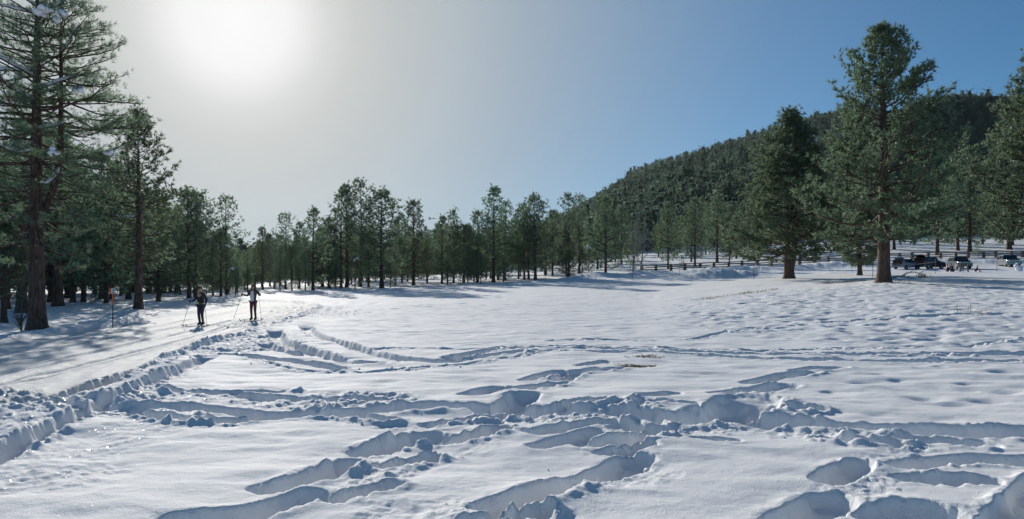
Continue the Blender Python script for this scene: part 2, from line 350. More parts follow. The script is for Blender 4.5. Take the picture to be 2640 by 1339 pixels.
# tracks and hollows: (points in the photograph, half width m, depth m, rim m, raggedness, churn width)
TRENCH = [
 # twin ruts along the groomed trail
 ([(-120,1085),(0,1038),(80,1018),(150,1006),(230,984),(330,957),(420,928),(500,902),(560,882),(640,850)], .24, .15, .05, .06, .12),
 ([(-200,1260),(-60,1196),(0,1166),(90,1126),(190,1078),(260,1044),(330,1014),(400,985),(480,949),(540,920)], .24, .19, .05, .05, .15),
 ([(60,1010),(140,1040),(230,1055),(300,1062)], .24, .15, .07, .10, .25),
 # curving ruts in the middle
 ([(787,838),(803,858),(850,875),(902,888),(961,910),(1010,921),(1088,931),(1150,930),(1230,921)], .30, .26, .02, .04, .05),
 ([(708,852),(722,882),(762,894),(808,906),(850,920),(885,932),(930,934),(975,934)], .32, .26, .02, .05, .06),
 ([(680,886),(700,904),(745,908),(785,914)], .27, .2, .03, .06, .12),
 ([(590,916),(650,921),(715,928),(800,939),(880,949)], .27, .21, .04, .07, .12),
 ([(964,900),(1026,895),(1119,900),(1212,904),(1336,892)], .16, .07, .05, .10, .35),
 ([(640,925),(700,942),(770,954),(870,958),(964,958),(1088,948),(1180,938),(1274,928),(1400,912)], .10, .04, .05, .12, .32),
 ([(1230,921),(1300,911),(1456,904),(1586,906),(1768,912),(1900,920),(2028,928),(2340,934),(2640,929),(2900,925)], .26, .19, .05, .06, .2),
 ([(1150,925),(1250,905),(1400,893),(1586,897),(1820,907),(2080,916),(2392,917),(2640,911),(2900,908)], .24, .18, .05, .07, .18),
 ([(1500,890),(1700,897),(1900,905),(2028,905),(2236,899),(2392,896),(2548,887),(2640,876),(2800,862)], .12, .07, .06, .12, .35),
 ([(1400,880),(1560,876),(1742,879),(1794,873),(1872,857),(1950,848),(2080,837),(2236,825),(2392,811),(2640,808)], .16, .09, .06, .12, .35),
 # churned band crossing the foreground
 ([(330,1062),(437,1054),(536,1062),(640,1070),(754,1070),(860,1072),(930,1068),(985,1060),(1046,1054),(1151,1054),(1239,1056),(1285,1068)], .30, .23, .05, .07, .28),
 ([(380,1003),(437,1010),(500,1012),(576,1013),(675,1024),(774,1030),(850,1030),(930,1028),(1046,1031)], .17, .12, .06, .12, .4),
 ([(560,1013),(640,1008),(680,1008),(760,1012)], .12, .08, .05, .12, .3),
 ([(278,1070),(397,1078),(457,1094),(556,1094),(640,1086),(700,1080),(794,1078),(900,1076),(1000,1090)], .17, .12, .08, .13, .4),
 ([(1100,1098),(1160,1092),(1220,1082),(1300,1080)], .12, .09, .08, .1, .35),
 ([(1341,1072),(1380,1062),(1432,1056),(1500,1058),(1560,1066)], .26, .20, .07, .1, .35),
 ([(1540,1060),(1625,1066),(1700,1078),(1790,1082),(1860,1072),(1920,1048),(1940,1034)], .48, .30, .08, .12, .4),
 ([(1440,1050),(1560,1036),(1680,1038),(1780,1046)], .14, .10, .08, .12, .35),
 ([(1925,1098),(1983,1086),(2084,1092),(2205,1100),(2320,1108),(2407,1112),(2520,1114),(2640,1116),(2760,1114)], .36, .24, .04, .05, .16),
 ([(1985,1046),(2060,1050),(2110,1056)], .14, .10, .05, .08, .25),
 ([(2339,1132),(2430,1140),(2528,1146)], .20, .13, .05, .08, .2),
 ([(2113,1131),(2205,1144),(2302,1150)], .15, .10, .07, .12, .3),
 ([(1390,1115),(1430,1108),(1467,1102),(1555,1090),(1622,1104)], .20, .15, .05, .06, .1),
 ([(1392,1150),(1430,1141),(1467,1133),(1530,1116)], .17, .14, .03, .05, .08),
 ([(1516,1144),(1580,1142),(1643,1130),(1700,1110)], .20, .14, .06, .08, .2),
 ([(1560,1165),(1610,1158),(1660,1148)], .14, .10, .05, .08, .2),
 # boot holes, lower left chain
 ([(470,1350),(620,1332),(700,1315),(790,1285)], .19, .34, .06, .06, .10),
 ([(700,1262),(760,1250),(830,1230),(905,1203)], .20, .36, .06, .06, .10),
 ([(955,1160),(1010,1146),(1060,1132),(1100,1122)], .24, .36, .06, .05, .08),
 ([(975,1204),(1040,1194),(1105,1184)], .14, .20, .08, .08, .14),
 ([(860,1296),(910,1280),(1000,1258)], .12, .16, .10, .10, .22),
 ([(1132,1138),(1197,1130),(1290,1108)], .19, .28, .06, .06, .10),
 ([(1288,1066),(1320,1048),(1355,1022)], .26, .34, .06, .08, .12),
 ([(1215,1018),(1250,1014),(1290,1004)], .24, .26, .03, .04, .05),
 ([(1350,1004),(1395,996),(1440,988)], .20, .24, .05, .06, .10),
 ([(1358,978),(1400,968),(1445,959)], .18, .18, .03, .05, .08),
 ([(1443,976),(1465,968),(1490,960)], .22, .26, .04, .05, .08),
 ([(1500,962),(1545,957),(1592,951)], .22, .24, .05, .06, .08),
 ([(1495,943),(1525,938),(1560,934)], .16, .16, .03, .05, .08),
 # second chain
 ([(1220,1350),(1300,1345),(1400,1330)], .12, .22, .10, .08, .2),
 ([(1275,1312),(1340,1300),(1410,1275),(1465,1250)], .18, .36, .03, .03, .06),
 ([(1500,1238),(1550,1222),(1600,1200),(1640,1178)], .20, .36, .04, .04, .08),
 # third chain
 ([(1862,1016),(1900,1009),(1940,1002)], .24, .26, .04, .05, .08),
 ([(1952,1004),(1985,998),(2027,992)], .24, .26, .04, .05, .06),
 ([(1940,984),(1978,978),(2022,973)], .2, .2, .04, .05, .06),
 ([(2025,974),(2060,970),(2095,966)], .22, .22, .04, .05, .06),
 ([(2055,956),(2078,954),(2105,952)], .18, .18, .03, .04, .05),
 ([(2112,953),(2138,951),(2165,949)], .22, .22, .03, .04, .05),
 ([(1802,1132),(1840,1136),(1885,1139)], .13, .13, .02, .02, .04),
 ([(1660,1022),(1700,1020),(1735,1016)], .16, .12, .03, .05, .05),
 # lower right hollows
 ([(2140,1238),(2170,1222),(2205,1204)], .18, .36, .05, .04, .08),
 ([(2030,1345),(2075,1325),(2115,1302),(2140,1285)], .20, .34, .05, .04, .08),
 ([(2285,1326),(2335,1312),(2395,1324),(2430,1345)], .23, .36, .04, .05, .1),
 ([(2335,1204),(2420,1190),(2520,1182),(2660,1188),(2750,1190)], .20, .28, .04, .05, .1),
 ([(2335,1236),(2430,1240),(2535,1240)], .13, .13, .05, .07, .15),
 ([(2560,1355),(2610,1310),(2660,1260),(2720,1210)], .12, .15, .05, .05, .12),
]
CHURN = [  # (points, radius m, strength) broken, lumpy snow
 ([(560,880),(620,868),(680,858),(700,872),(650,900),(600,905)], 1.5, .075),
 ([(640,835),(700,822),(770,808),(850,815)], 2.0, .08),
 ([(740,785),(790,795),(845,812)], 3.0, .09),
 ([(470,763),(600,764),(720,770),(790,782)], .9, .09),
 ([(20,1000),(110,1020),(200,1040),(280,1050),(360,1030)], .8, .08),
 ([(0,1100),(100,1060),(170,1060)], .6, .04),
 ([(100,1230),(0,1200),(200,1160),(330,1110),(430,1100)], .7, .022),
 ([(330,1020),(450,1030),(640,1040),(830,1045),(950,1040)], .55, .035),
 ([(820,1052),(880,1044),(930,1030),(960,1020)], .5, .09),
 ([(1300,1082),(1400,1080),(1500,1075),(1640,1100),(1740,1110),(1800,1105)], .45, .055),
 ([(1620,1040),(1680,1070),(1740,1090),(1700,1120)], .4, .08),
 ([(1850,1090),(1900,1070),(1960,1050)], .4, .05),
 ([(2080,1120),(2180,1130),(2300,1135)], .5, .05),
 ([(860,1290),(950,1250),(1060,1215)], .2, .045), ([(1060,1215),(1180,1170),(1280,1140)], .2, .025),
 ([(1480,1270),(1560,1240),(1630,1210)], .35, .035),
 ([(2200,1270),(2260,1210),(2320,1180)], .35, .03),
 ([(1060,1330),(1180,1310),(1250,1320)], .4, .03),
 ([(1000,1038),(940,1025),(870,1025)], .5, .06),
]
TRAIL_EDGE_R = [(-400,1150),(0,1005),(110,985),(230,952),(330,925),(460,888),(560,858),(640,832),(720,812),(790,800),(800,790),(740,778),(640,772),(480,772)]
TRAIL_MID = [(-300,1010),(0,925),(150,895),(300,868),(420,848),(520,830),(600,815),(650,802),(690,792),(680,783),(620,779),(500,777),(400,776),(330,776)]
SKI = [([(-150,985),(0,950),(200,908),(350,878),(480,848),(600,822)], .09), ([(-150,940),(0,912),(200,880),(380,852),(520,828)], .08), ([(-100,905),(60,880),(250,858),(400,838),(520,815),(600,800),(640,790),(600,782)], .08), ([(-150,1012),(0,980),(150,948),(300,913),(400,889),(500,862),(590,836),(640,818)], .11), ]

_PC = {}
def line_of(pts):
    k = tuple(pts)
    if k not in _PC: _PC[k] = smooth_line(PL(pts), 2)
    return _PC[k]
def poly_dist(P, X, Y, pad):
    """distance to a polyline and length along it for points near it"""
    m = np.nonzero((X > P[:, 0].min()-pad) & (X < P[:, 0].max()+pad) & (Y > P[:, 1].min()-pad) & (Y < P[:, 1].max()+pad))[0]
    x = X[m]; y = Y[m]; best = np.full(len(m), 1e9); al = np.zeros(len(m)); sg = np.zeros(len(m)); acc = 0.0
    for a, b in zip(P[:-1], P[1:]):
        dx, dy = b-a; L = math.hypot(dx, dy)+1e-9
        t = np.clip(((x-a[0])*dx+(y-a[1])*dy)/L**2, 0, 1)
        ex = x-(a[0]+t*dx); ey = y-(a[1]+t*dy); d = np.hypot(ex, ey); k = d < best
        best[k] = d[k]; al[k] = acc+t[k]*L; sg[k] = np.sign(dx*ey-dy*ex)[k]; acc += L
    q = best < pad
    return m[q], best[q], al[q], sg[q], acc
def smooth_line(P, n=3):
    for _ in range(n):
        Q = [P[0]]
        for a, b in zip(P[:-1], P[1:]): Q += [a*.75+b*.25, a*.25+b*.75]
        Q.append(P[-1]); P = np.array(Q)
    return P
def relief(X, Y):
    """height of the snow above the lie of the land, trail mask"""
    n = len(X); R = np.hypot(X, Y)
    near = np.nonzero((R < 75) & (np.abs(np.arctan2(X, Y)) < 1.05))[0]
    H = np.zeros(n); T = np.zeros(n)
    x = X[near]; y = Y[near]; r = R[near]
    dep = np.zeros(len(x)); rim = np.zeros(len(x)); ch = np.zeros(len(x))
    # soft wind-shaped swells
    swell = .05*fbm(x*.35+3, y*.55, 3, 11)+.034*fbm(x*1.1, y*1.9+9, 2, 21)-.03*np.clip(fbm(x*1.5+4, y*2.2+1, 2, 23)-.15, 0, 1)
    rg = fbm(x*3.3, y*3.3, 3, 31); rg2 = fbm(x*1.2, y*1.2, 2, 41); rf = fbm(x*9, y*9, 3, 36)
    for pts, w, dp, rm, rag, cw in TRENCH:
        rag *= .6
        P = line_of(pts); m, d, al, sg, tot = poly_dist(P, x, y, w+cw+.7)
        if not len(m): continue
        e = d+rag*rg[m]*.8+(rag*.2+.016)*rf[m]+rag*.6*rg2[m]
        q = np.clip(e/w, 0, 1)
        hole = dp >= .22 and tot < 3.2
        inner = (.5*(1-q*q)+.5*(1-sstep(.62, 1.0, q))) if hole else (.28*(1-q*q)+.72*(1-sstep(.6, 1.0, q)))
        k = .95+.22*rg2[m]
        cap = .7
        if hole: k = k*(.55+.45*sstep(0, .3, al)*sstep(0, .3, tot-al))*(.9+.35*np.sin(al/max(tot, .1)*9+w*40)*.5)
        elif tot > 2.6: k = k*sstep(0, cap, al+.2)*sstep(0, cap, tot-al+.2)
        bottom = .98*dp*k*inner
        dep[m] = np.maximum(dep[m], bottom)
        ri = np.exp(-((e-w*1.18)/(.28*w+.03))**2)*rm*.6*(.45+.7*np.clip(rg[m]+.2, 0, 1)+.5*rf[m])*np.clip(1.0+1.2*rg2[m], 0, 2)*sstep(0, .4, al+.1)
        rim[m] = np.maximum(rim[m], ri)
        ch[m] = np.maximum(ch[m], .05*(1-sstep(w*.9, w+max(cw, .12), d))*(.4+.6*min(1, cw/.22))*np.clip(.45+1.4*rg2[m], .1, 1))
    for pts, w, st in CHURN:
        P = line_of(pts); m, d, al, sg, tot = poly_dist(P, x, y, w*1.3)
        if len(m): ch[m] = np.maximum(ch[m], st*(1-sstep(w*.45, w*1.2, d+w*.45*rg2[m])))
    # groomed trail
    P = line_of(TRAIL_MID)
    m, d, al, sg, tot = poly_dist(P, x, y, 9)
    wid = 3.3
    tr = np.zeros(len(x)); tr[m] = 1-sstep(wid-.25, wid+.25, d+.1*rg[m])
    side = np.zeros(len(x)); side[m] = d*sg; al_full = np.zeros(len(x)); al_full[m] = al; near_s = np.clip(r/40, 0, 1)
    swell = swell*(1-.85*tr)
    H0 = swell-.10*tr
    H0 += .012*tr*np.sin(side*12+1.5*rg2)+.05*tr*fbm(al_full*.12, side*2.6, 3, 55)+.012*tr*(1-near_s)*rf
    berm = np.zeros(len(x)); berm[m] = np.exp(-((d-wid-.45)/.32)**2)*.07*(1+rg[m])
    H0 += berm
    for pts, dp in SKI:
        P = line_of(pts)
        m, d, al, sg, tot = poly_dist(P, x, y, .5)
        g = np.exp(-((d-.14)/.045)**2)
        H0[m] -= dp*.75*g; H0[m] += .015*np.exp(-((d-.27)/.06)**2)
    # hoof and boot dimples, sun cups
    def cups(cx, cy, s, amp, seed, soft=.5):
        gx = np.floor(x/cx); gy = np.floor(y/cy); o = np.zeros(len(x))
        for i in (-1, 0, 1):
            for j in (-1, 0, 1):
                a = gx+i; b = gy+j
                px = (a+.5+.8*(_hash(a, b, seed)-.5))*cx; py = (b+.5+.8*(_hash(a, b, seed+1)-.5))*cy
                q = _hash(a, b, seed+2); rr = s*(.6+.8*_hash(a, b, seed+3))
                dd = np.hypot((x-px)/rr, (y-py)/(rr*.75))
                o = np.maximum(o, np.where(q > soft, np.exp(-dd**2*1.6)*(.4+.6*_hash(a, b, seed+4)), 0))
        return o*amp
    pu = U0+FPX*x/np.maximum(y, 1); pv = VH+FPX*(EYE-base_h(x, y))/np.maximum(y, 1)
    crest_v = np.interp(pu, [1650, 1800, 2000, 2280, 2700], [800, 772, 750, 722, 722])
    field = sstep(1600, 1800, pu+90*rg2)*sstep(-10, 10, pv-crest_v)*(1-sstep(845, 872, pv+.10*(1900-pu)))
    H0 -= field*(cups(1.0, .95, .32, .115, 71, .4)+cups(.5, .6, .18, .06, 81, .4))
    H0 += field*.05*fbm(x*1.6, y*1.6, 3, 61)
    mid = sstep(1950, 2250, pu)*sstep(925, 945, pv)*(1-sstep(1040, 1085, pv))
    H0 -= mid*cups(.9, .75, .24, .085, 91, .45)
    far = (1-sstep(795, 830, pv))*sstep(45, 52, r)*(1-sstep(1650, 1750, pu))*sstep(740, 800, pu)
    H0 -= far*cups(1.7, 1.9, .4, .13, 101, .4)*sstep(-.25, .25, fbm(x*.05, y*.08, 2, 5))
    lf = (1-sstep(300, 480, pu))*sstep(24, 30, r)*(1-tr)
    H0 -= lf*cups(.8, .9, .32, .10, 111, .4)
    H0 -= (1-field)*(1-mid)*(1-tr)*cups(3.3, 2.9, .4, .035, 121, .55)
    # assemble: hollows cut the swell, rims and clods are thrown up round them
    def clods(c, seed, dens):
        gx = np.floor(x/c); gy = np.floor(y/c); o = np.zeros(len(x))
        for i in (-1, 0, 1):
            for j in (-1, 0, 1):
                a = gx+i; b = gy+j
                px = (a+_hash(a, b, seed))*c; py = (b+_hash(a, b, seed+1))*c; rr = c*(.22+.4*_hash(a, b, seed+3))
                dd = np.clip(1-((x-px)**2+(y-py)**2)/rr**2, 0, 1)
                o = np.maximum(o, np.where(_hash(a, b, seed+2) < dens, np.sqrt(dd)*rr, 0))
        return o
    k = np.nonzero(ch > .004)[0]; xa, ya = x, y; x, y = xa[k], ya[k]
    cl = np.zeros(len(xa)); cl[k] = .75*clods(.16, 501, .12)+.8*clods(.09, 511, .45)+.9*clods(.05, 521, .75); x, y = xa, ya
    cl2 = fbm(x*9, y*9, 3, 141)
    ck = np.clip(ch, 0, .12)
    lumps = .62*cl*np.clip(ck/.07, 0, 1.15)*sstep(-.3, .35, rg+.4*rf)+ck*(.6*cl2+.5*rg-.1)
    inside = np.clip(dep/.12, 0, 1)
    H0 = H0+rim*(1-inside*.85)-dep+lumps*(1-.55*inside)+inside*(.014*rg+.022*rf*np.clip(dep/.1, 0, 1)+.03*np.clip(rg2, -.3, 1)*rg)
    # hard little crust where nothing else shows
    H0 += (.0035*fbm(x*7, y*9, 3, 151)+.006*np.clip(fbm(x*.6, y*.6, 2, 152)+.1, 0, 1)*billow(x*6, y*10, 2, 153))*(1-tr)
    H[near] = H0; T[near] = tr
    # ploughed banks along the lane before the fence, and rough ground further off
    o = np.nonzero(R >= 55)[0]; x = X[o]; y = Y[o]; pu = U0+FPX*x/np.maximum(y, 1); r = R[o]
    w = sstep(60, 80, r)
    h = w*.10*fbm(x*.22, y*.22, 4, 201)
    inv = sstep(1380, 1560, pu)
    b1 = np.exp(-((y-(118.0+1.5*np.sin(x*.07)))/2.6)**2)*(.75+.5*fbm(x*.16, y*.1, 2, 211))
    b2 = np.exp(-((y-(99.0+2*np.sin(x*.11+1)))/2.2)**2)*np.clip(.15+1.0*fbm(x*.13+9, y*.1, 2, 221), 0, 1)*1.1
    keep = 1-.9*(sstep(2290, 2330, pu)*(1-sstep(2620, 2660, pu)))
    h += inv*(b1*.95+b2*keep)*(1+.35*fbm(x*1.3, y*1.3, 3, 231))*(y > 0)
    mid = sstep(1150, 1250, pu)*np.exp(-((y-112)/5)**2)*(y > 0)
    h += mid*.18*(billow(x*.9, y*.9, 3, 241)-.5)
    h += sstep(330, 480, r)*(8*fbm(x*.007, y*.007, 3, 251)+2*fbm(x*.02, y*.02, 2, 252))*sstep(900, 1500, pu)*(y > 0)
    H[o] += h
    return H, T
def ground_z(x, y):
    X = np.atleast_1d(np.asarray(x, float)); Y = np.atleast_1d(np.asarray(y, float))
    return base_h(X, Y)+relief(X, Y)[0]
def gz(x, y): return float(ground_z([x], [y])[0])

DEBRIS = [(1640,944,.35,1.0),(1668,921,.5,.6),(2275,722,2.2,.8),(2050,716,2.5,.7),(2215,708,2.5,.8),(2380,716,2.0,.5),(1805,775,.5,.5)]
def build_ground():
    dense = np.radians(np.linspace(-38, 38, 880))
    s = np.radians(np.concatenate([np.linspace(38.3, 60, 40), np.linspace(62, 180, 44)]))
    az = np.concatenate([-s[::-1], dense, s[:-1]])
    r = [.3, .8, 1.4, 2.0, 2.5, 2.9]; q = 3.2
    while q < 60: r.append(q); q *= 1.0036
    while q < 255: r.append(q); q *= 1.0115
    k1 = len(r)-1
    while q < 2700: r.append(q); q *= 1.016
    r = np.array(r); nr, na = len(r), len(az)
    RR, AA = np.meshgrid(r, az, indexing='ij')
    X = (RR*np.sin(AA)).ravel(); Y = (RR*np.cos(AA)).ravel()
    H, T = relief(X, Y); Z = base_h(X, Y)+H
    V = np.stack([X, Y, Z], 1); idx = np.arange(nr*na).reshape(nr, na)
    deb = np.zeros(len(X))
    for u, v, rad, st in DEBRIS:
        gx, gy = G(u, v); deb = np.maximum(deb, st*(1-sstep(.4, 1, np.hypot(X-gx, (Y-gy)*.8)/rad)))
    def sheet(name, a, b):
        sub = idx[a:b+1]; nx = np.roll(sub, -1, 1)
        F = np.stack([sub[:-1], nx[:-1], nx[1:], sub[1:]], -1).reshape(-1, 4)[:, ::-1]
        lo = sub.min(); W = V[lo:sub.max()+1]; F = F-lo; t = T[lo:sub.max()+1]; dbr = deb[lo:sub.max()+1]
        if a == 0:   # close the middle
            W = np.vstack([W, [[0, 0, float(Z[:na].mean())]]]); t = np.append(t, 0); dbr = np.append(dbr, 0)
            c = len(W)-1; ring = np.arange(na); tri = np.stack([np.full(na, c), np.roll(ring, -1), ring, ring], 1)
        me = np_mesh(name, W, F, M_SNOW, True)
        if a == 0:
            bm = bmesh.new(); bm.from_mesh(me); bm.verts.ensure_lookup_table()
            for q in tri: 
                try: bm.faces.new([bm.verts[int(q[0])], bm.verts[int(q[2])], bm.verts[int(q[1])]]).smooth = True
                except ValueError: pass
            bm.to_mesh(me); bm.free()
        at = me.attributes.new('trail', 'FLOAT', 'POINT'); at.data.foreach_set('value', t.astype(np.float32))
        at = me.attributes.new('debris', 'FLOAT', 'POINT'); at.data.foreach_set('value', dbr.astype(np.float32))
        o = mobj(name, me); return o
    tag(sheet('snow_ground', 0, k1), 'snow covered meadow and groomed ski trail, crossed by ruts and boot holes', kind='structure')
    tag(sheet('hill', k1, nr-1), 'forested hill rising behind the meadow on the right', kind='structure')
build_ground()
# ------------------------------------------------------------------ pine trees
def pine_geo(seed, H, R, cb=.2, nb=70, sub_step=.45, tuft_step=.34, n_needle=9, nlen=.26, nwid=.035, trunk_r=.3, tmax=.28,
             gap=0.0, fork=None, dead=0.12, curl=.24, base_el=-14, lean=0.0, rise=1.0, round_top=.75, lump=.35, bigstep=1.0, twigs=3):
    """trunk with limbs (quads) and crown of needle tufts (triangles) as arrays"""
    rng = random.Random(seed); T = Geo()
    wob = [rng.uniform(-1, 1) for _ in range(8)]
    def axis(z):
        t = z/H
        return Vector((lean*z*.12+.10*wob[0]*math.sin(3*t+wob[1]*3), .10*wob[2]*math.sin(4*t+wob[3]*3), z))
    zs = [-.6, 0, .35, .9]+[H*k/12 for k in range(1, 13)]
    zs = sorted(set(z for z in zs if z <= H))
    rad = []
    for z in zs:
        t = max(z, 0)/H; fl = 1+.45*math.exp(-max(z, 0)/.45)
        rad.append(max(.012, trunk_r*fl*(1-t)**.8))
    T.tube([axis(z) for z in zs], rad, 10 if n_needle > 8 else 7)
    stems = [(axis, cb*H, H, 1.0)]
    if fork:                                         # a second stem leaves the first low down
        fz, fside, h2, r2 = fork
        def axis2(z):
            t = max(0, (z-fz)/(h2-fz))
            return Vector((axis(fz).x+fside[0]*min(1, t*4)**.8, axis(fz).y+fside[1]*min(1, t*4)**.8, z))
        k = [fz+(h2-fz)*i/11 for i in range(12)]
        T.tube([axis2(z) for z in k], [max(.012, r2*(1-i/11)**.8) for i in range(12)], 9)
        stems.append((axis2, max(fz+1.2, cb*H), h2, .75))
    tc, td, ts, BR = [], [], [], []
    az = rng.uniform(0, 6.28)
    lobes = [(rng.uniform(0, 6.28), rng.uniform(0, 1), rng.uniform(.5, 1.3)) for _ in range(7)]
    for ax, z0, h1, rs in stems:
        n = int(nb*rs)
        for i in range(n):
            t = (i+rng.random())/n; t = t**.9
            z = z0+(h1-z0)*t*.985; az += 2.4+rng.uniform(-.5, .5)
            prof = (min(1, (t/tmax))**.6*.55+.45 if t < tmax else 1)*(((1-t)/(1-tmax))**round_top if t > tmax else 1)
            L = R*rs*prof*rng.uniform(.62, 1.1)
            for la, lt, lk in lobes:                 # uneven outline
                w = math.exp(-((math.atan2(math.sin(az-la), math.cos(az-la)))/.8)**2-((t-lt)/.15)**2); L *= 1+(lk-1)*w*lump*2
            if rng.random() < gap: continue
            L = max(L, .25)
            el = math.radians((base_el+64*t*rise)+rng.uniform(-15, 15)); d = Vector((math.cos(az)*math.cos(el), math.sin(az)*math.cos(el), math.sin(el)))
            p0 = ax(z); pts = [p0]; m = 6
            sag = rng.uniform(-.06, .12)*(1-t)
            for k in range(1, m+1):
                s = k/m; q = p0+d*(L*s)+Vector((rng.uniform(-1, 1), rng.uniform(-1, 1), 0))*L*.025
                q.z += L*(-sag*math.sin(s*math.pi)*1.8+curl*s*s*s); pts.append(q)
            BR.append(pts)
            br = max(.012, min(trunk_r*.32, .018*L+.012)*(1-.3*t))
            T.tube(pts, [br*(1-.8*k/m) for k in range(m+1)], 4, cap=False)
            if rng.random() < dead*(1-t) and t < .3: continue
            s = (.36 if L > 1 else .1)+rng.uniform(0, .1); side = 1
            while s < 1.0:
                f = s*m; a = min(int(f), m-1); b = pts[a].lerp(pts[a+1], f-a); bd = (pts[a+1]-pts[a]).normalized()
                w = bd.cross(Vector((0, 0, 1))).normalized()*side; side = -side
                sd = (bd*rng.uniform(.5, 1.0)+w*rng.uniform(.5, 1.0)+Vector((0, 0, rng.uniform(.0, .45)))).normalized()
                sl = (.20*L+.42)*(1.25-s)*rng.uniform(.7, 1.4)
                e = b+sd*sl
                if n_needle > 8: T.tube([b, e], [br*.35, .006], 3, cap=False)
                nt = max(1, int(sl*.75/tuft_step+.5))
                for j in range(nt):
                    q = b.lerp(e, .3+.7*(j+1)/nt)
                    for h in range(twigs):
                        o = Vector((rng.gauss(0, 1.0), rng.gauss(0, 1.0), rng.gauss(.45, .9)))*(tuft_step*.6 if h else 0)
                        tc.append(q+o); td.append((sd+Vector((0, 0, .4))+o*.8).normalized()); ts.append(rng.uniform(.7, 1.2))
                s += sub_step/max(L, .5)*rng.uniform(.7, 1.3)
            tc.append(pts[-1]); td.append(((pts[-1]-pts[-2]).normalized()+Vector((0, 0, .3))).normalized()); ts.append(1.15)
        for j in range(6):
            tc.append(ax(h1-.12*j*rs)); td.append(Vector((rng.uniform(-.6, .6), rng.uniform(-.6, .6), 1)).normalized()); ts.append(1)
    C = np.array([tuple(c) for c in tc]); D = np.array([tuple(d) for d in td]); S = np.array(ts)
    g = np.random.default_rng(seed); n = len(C); m = n_needle
    C3 = np.repeat(C, m, 0); D3 = np.repeat(D, m, 0); S3 = np.repeat(S, m)
    rv = g.normal(size=(n*m, 3)); rv /= np.linalg.norm(rv, axis=1, keepdims=True)
    dr = D3*.75+rv*.95; dr /= np.linalg.norm(dr, axis=1, keepdims=True)
    wv = np.cross(dr, g.normal(size=(n*m, 3))); wv /= np.linalg.norm(wv, axis=1, keepdims=True)
    ln = (nlen*S3*g.uniform(.7, 1.15, n*m))[:, None]; st = C3-D3*g.uniform(0, .12, (n*m, 1))*bigstep
    wd = nwid*g.uniform(.7, 1.3, (n*m, 1))
    if n_needle > 12:     # near trees: needles widest in the middle
        V = np.stack([st-wv*wd*.25, st+wv*wd*.25, st+dr*ln], 1).reshape(-1, 3)
    else:
        V = np.stack([st-wv*wd*.5, st+wv*wd*.5, st+dr*ln], 1).reshape(-1, 3)
    F = np.arange(len(V)).reshape(-1, 3)
    return T, V, F, C, BR
class Pine:
    def __init__(s, name, needle, bark, **k):
        T, V, F, C, BR = pine_geo(**k); s.H = k['H']; s.R = k['R']; s.C = C; s.BR = BR
        s.trunk = T.mesh(name+'_trunk', bark, True); s.crown = np_mesh(name+'_crown', V, F, needle); s.nt = len(F); print(name, len(C), len(F))
NEAR_K = dict(n_needle=13, nlen=.24, nwid=.036, sub_step=.27, tuft_step=.25)
P_BIG_L = Pine('pine_a', M_NEEDLE, M_BARK, seed=3, H=20, R=5.2, cb=.2, nb=150, trunk_r=.40, gap=.08, fork=(5.2, (.95, .5), 19, .19), tmax=.4, dead=.35, round_top=.55, rise=.75, curl=.05, base_el=-20, **NEAR_K)
P_MID_L = Pine('pine_b', M_NEEDLE, M_BARK, seed=8, H=12.2, R=3.0, cb=.22, nb=100, trunk_r=.24, tmax=.35, dead=.3, **{**NEAR_K, 'n_needle': 11, 'nwid': .045, 'tuft_step': .28})
P_BIG_R = Pine('pine_c', M_NEEDLE, M_BARK, seed=14, H=20, R=7.0, cb=.16, nb=150, trunk_r=.50, tmax=.2, lump=.4, round_top=.72, dead=.1, **{**NEAR_K, 'n_needle': 10, 'nlen': .36, 'nwid': .07, 'twigs': 4, 'tuft_step': .33, 'sub_step': .34})
P_MED_R = Pine('pine_d', M_NEEDLE, M_BARK, seed=21, H=18, R=6.2, cb=.13, nb=135, trunk_r=.42, tmax=.15, round_top=.75, dead=.05, fork=(.5, (.55, .0), 17.2, .36), **{**NEAR_K, 'n_needle': 9, 'nlen': .42, 'nwid': .085, 'twigs': 4, 'tuft_step': .38, 'sub_step': .38})
MK = dict(n_needle=6, nlen=.42, nwid=.12, twigs=4, sub_step=.62, tuft_step=.5)
MID = [
 Pine('pine_e', M_NEEDLE, M_BARK, seed=31, H=15, R=3.7, cb=.13, nb=84, trunk_r=.26, tmax=.3, round_top=.6, **MK),
 Pine('pine_f', M_NEEDLE, M_BARK, seed=37, H=15, R=4.9, cb=.09, nb=100, trunk_r=.27, tmax=.22, lump=.5, round_top=.58, **MK),
 Pine('pine_g', M_NEEDLE, M_BARK, seed=43, H=15, R=3.5, cb=.28, nb=50, trunk_r=.22, tmax=.4, gap=.12, round_top=.5, **MK),
 Pine('pine_h', M_NEEDLE, M_BARK, seed=49, H=15, R=4.6, cb=.12, nb=104, trunk_r=.28, tmax=.3, round_top=.48, **MK),
 Pine('pine_i', M_NEEDLE, M_BARK, seed=55, H=15, R=4.0, cb=.10, nb=84, trunk_r=.22, tmax=.2, round_top=.72, **MK),
]
SLIM, WIDE, OPEN, FULL, CONE = MID
P_SAP = Pine('sapling', M_NEEDLE, M_BARKG, seed=61, H=2.2, R=.7, cb=.08, nb=16, trunk_r=.035, tmax=.15, n_needle=9, nlen=.18, nwid=.03, sub_step=.3, tuft_step=.22)

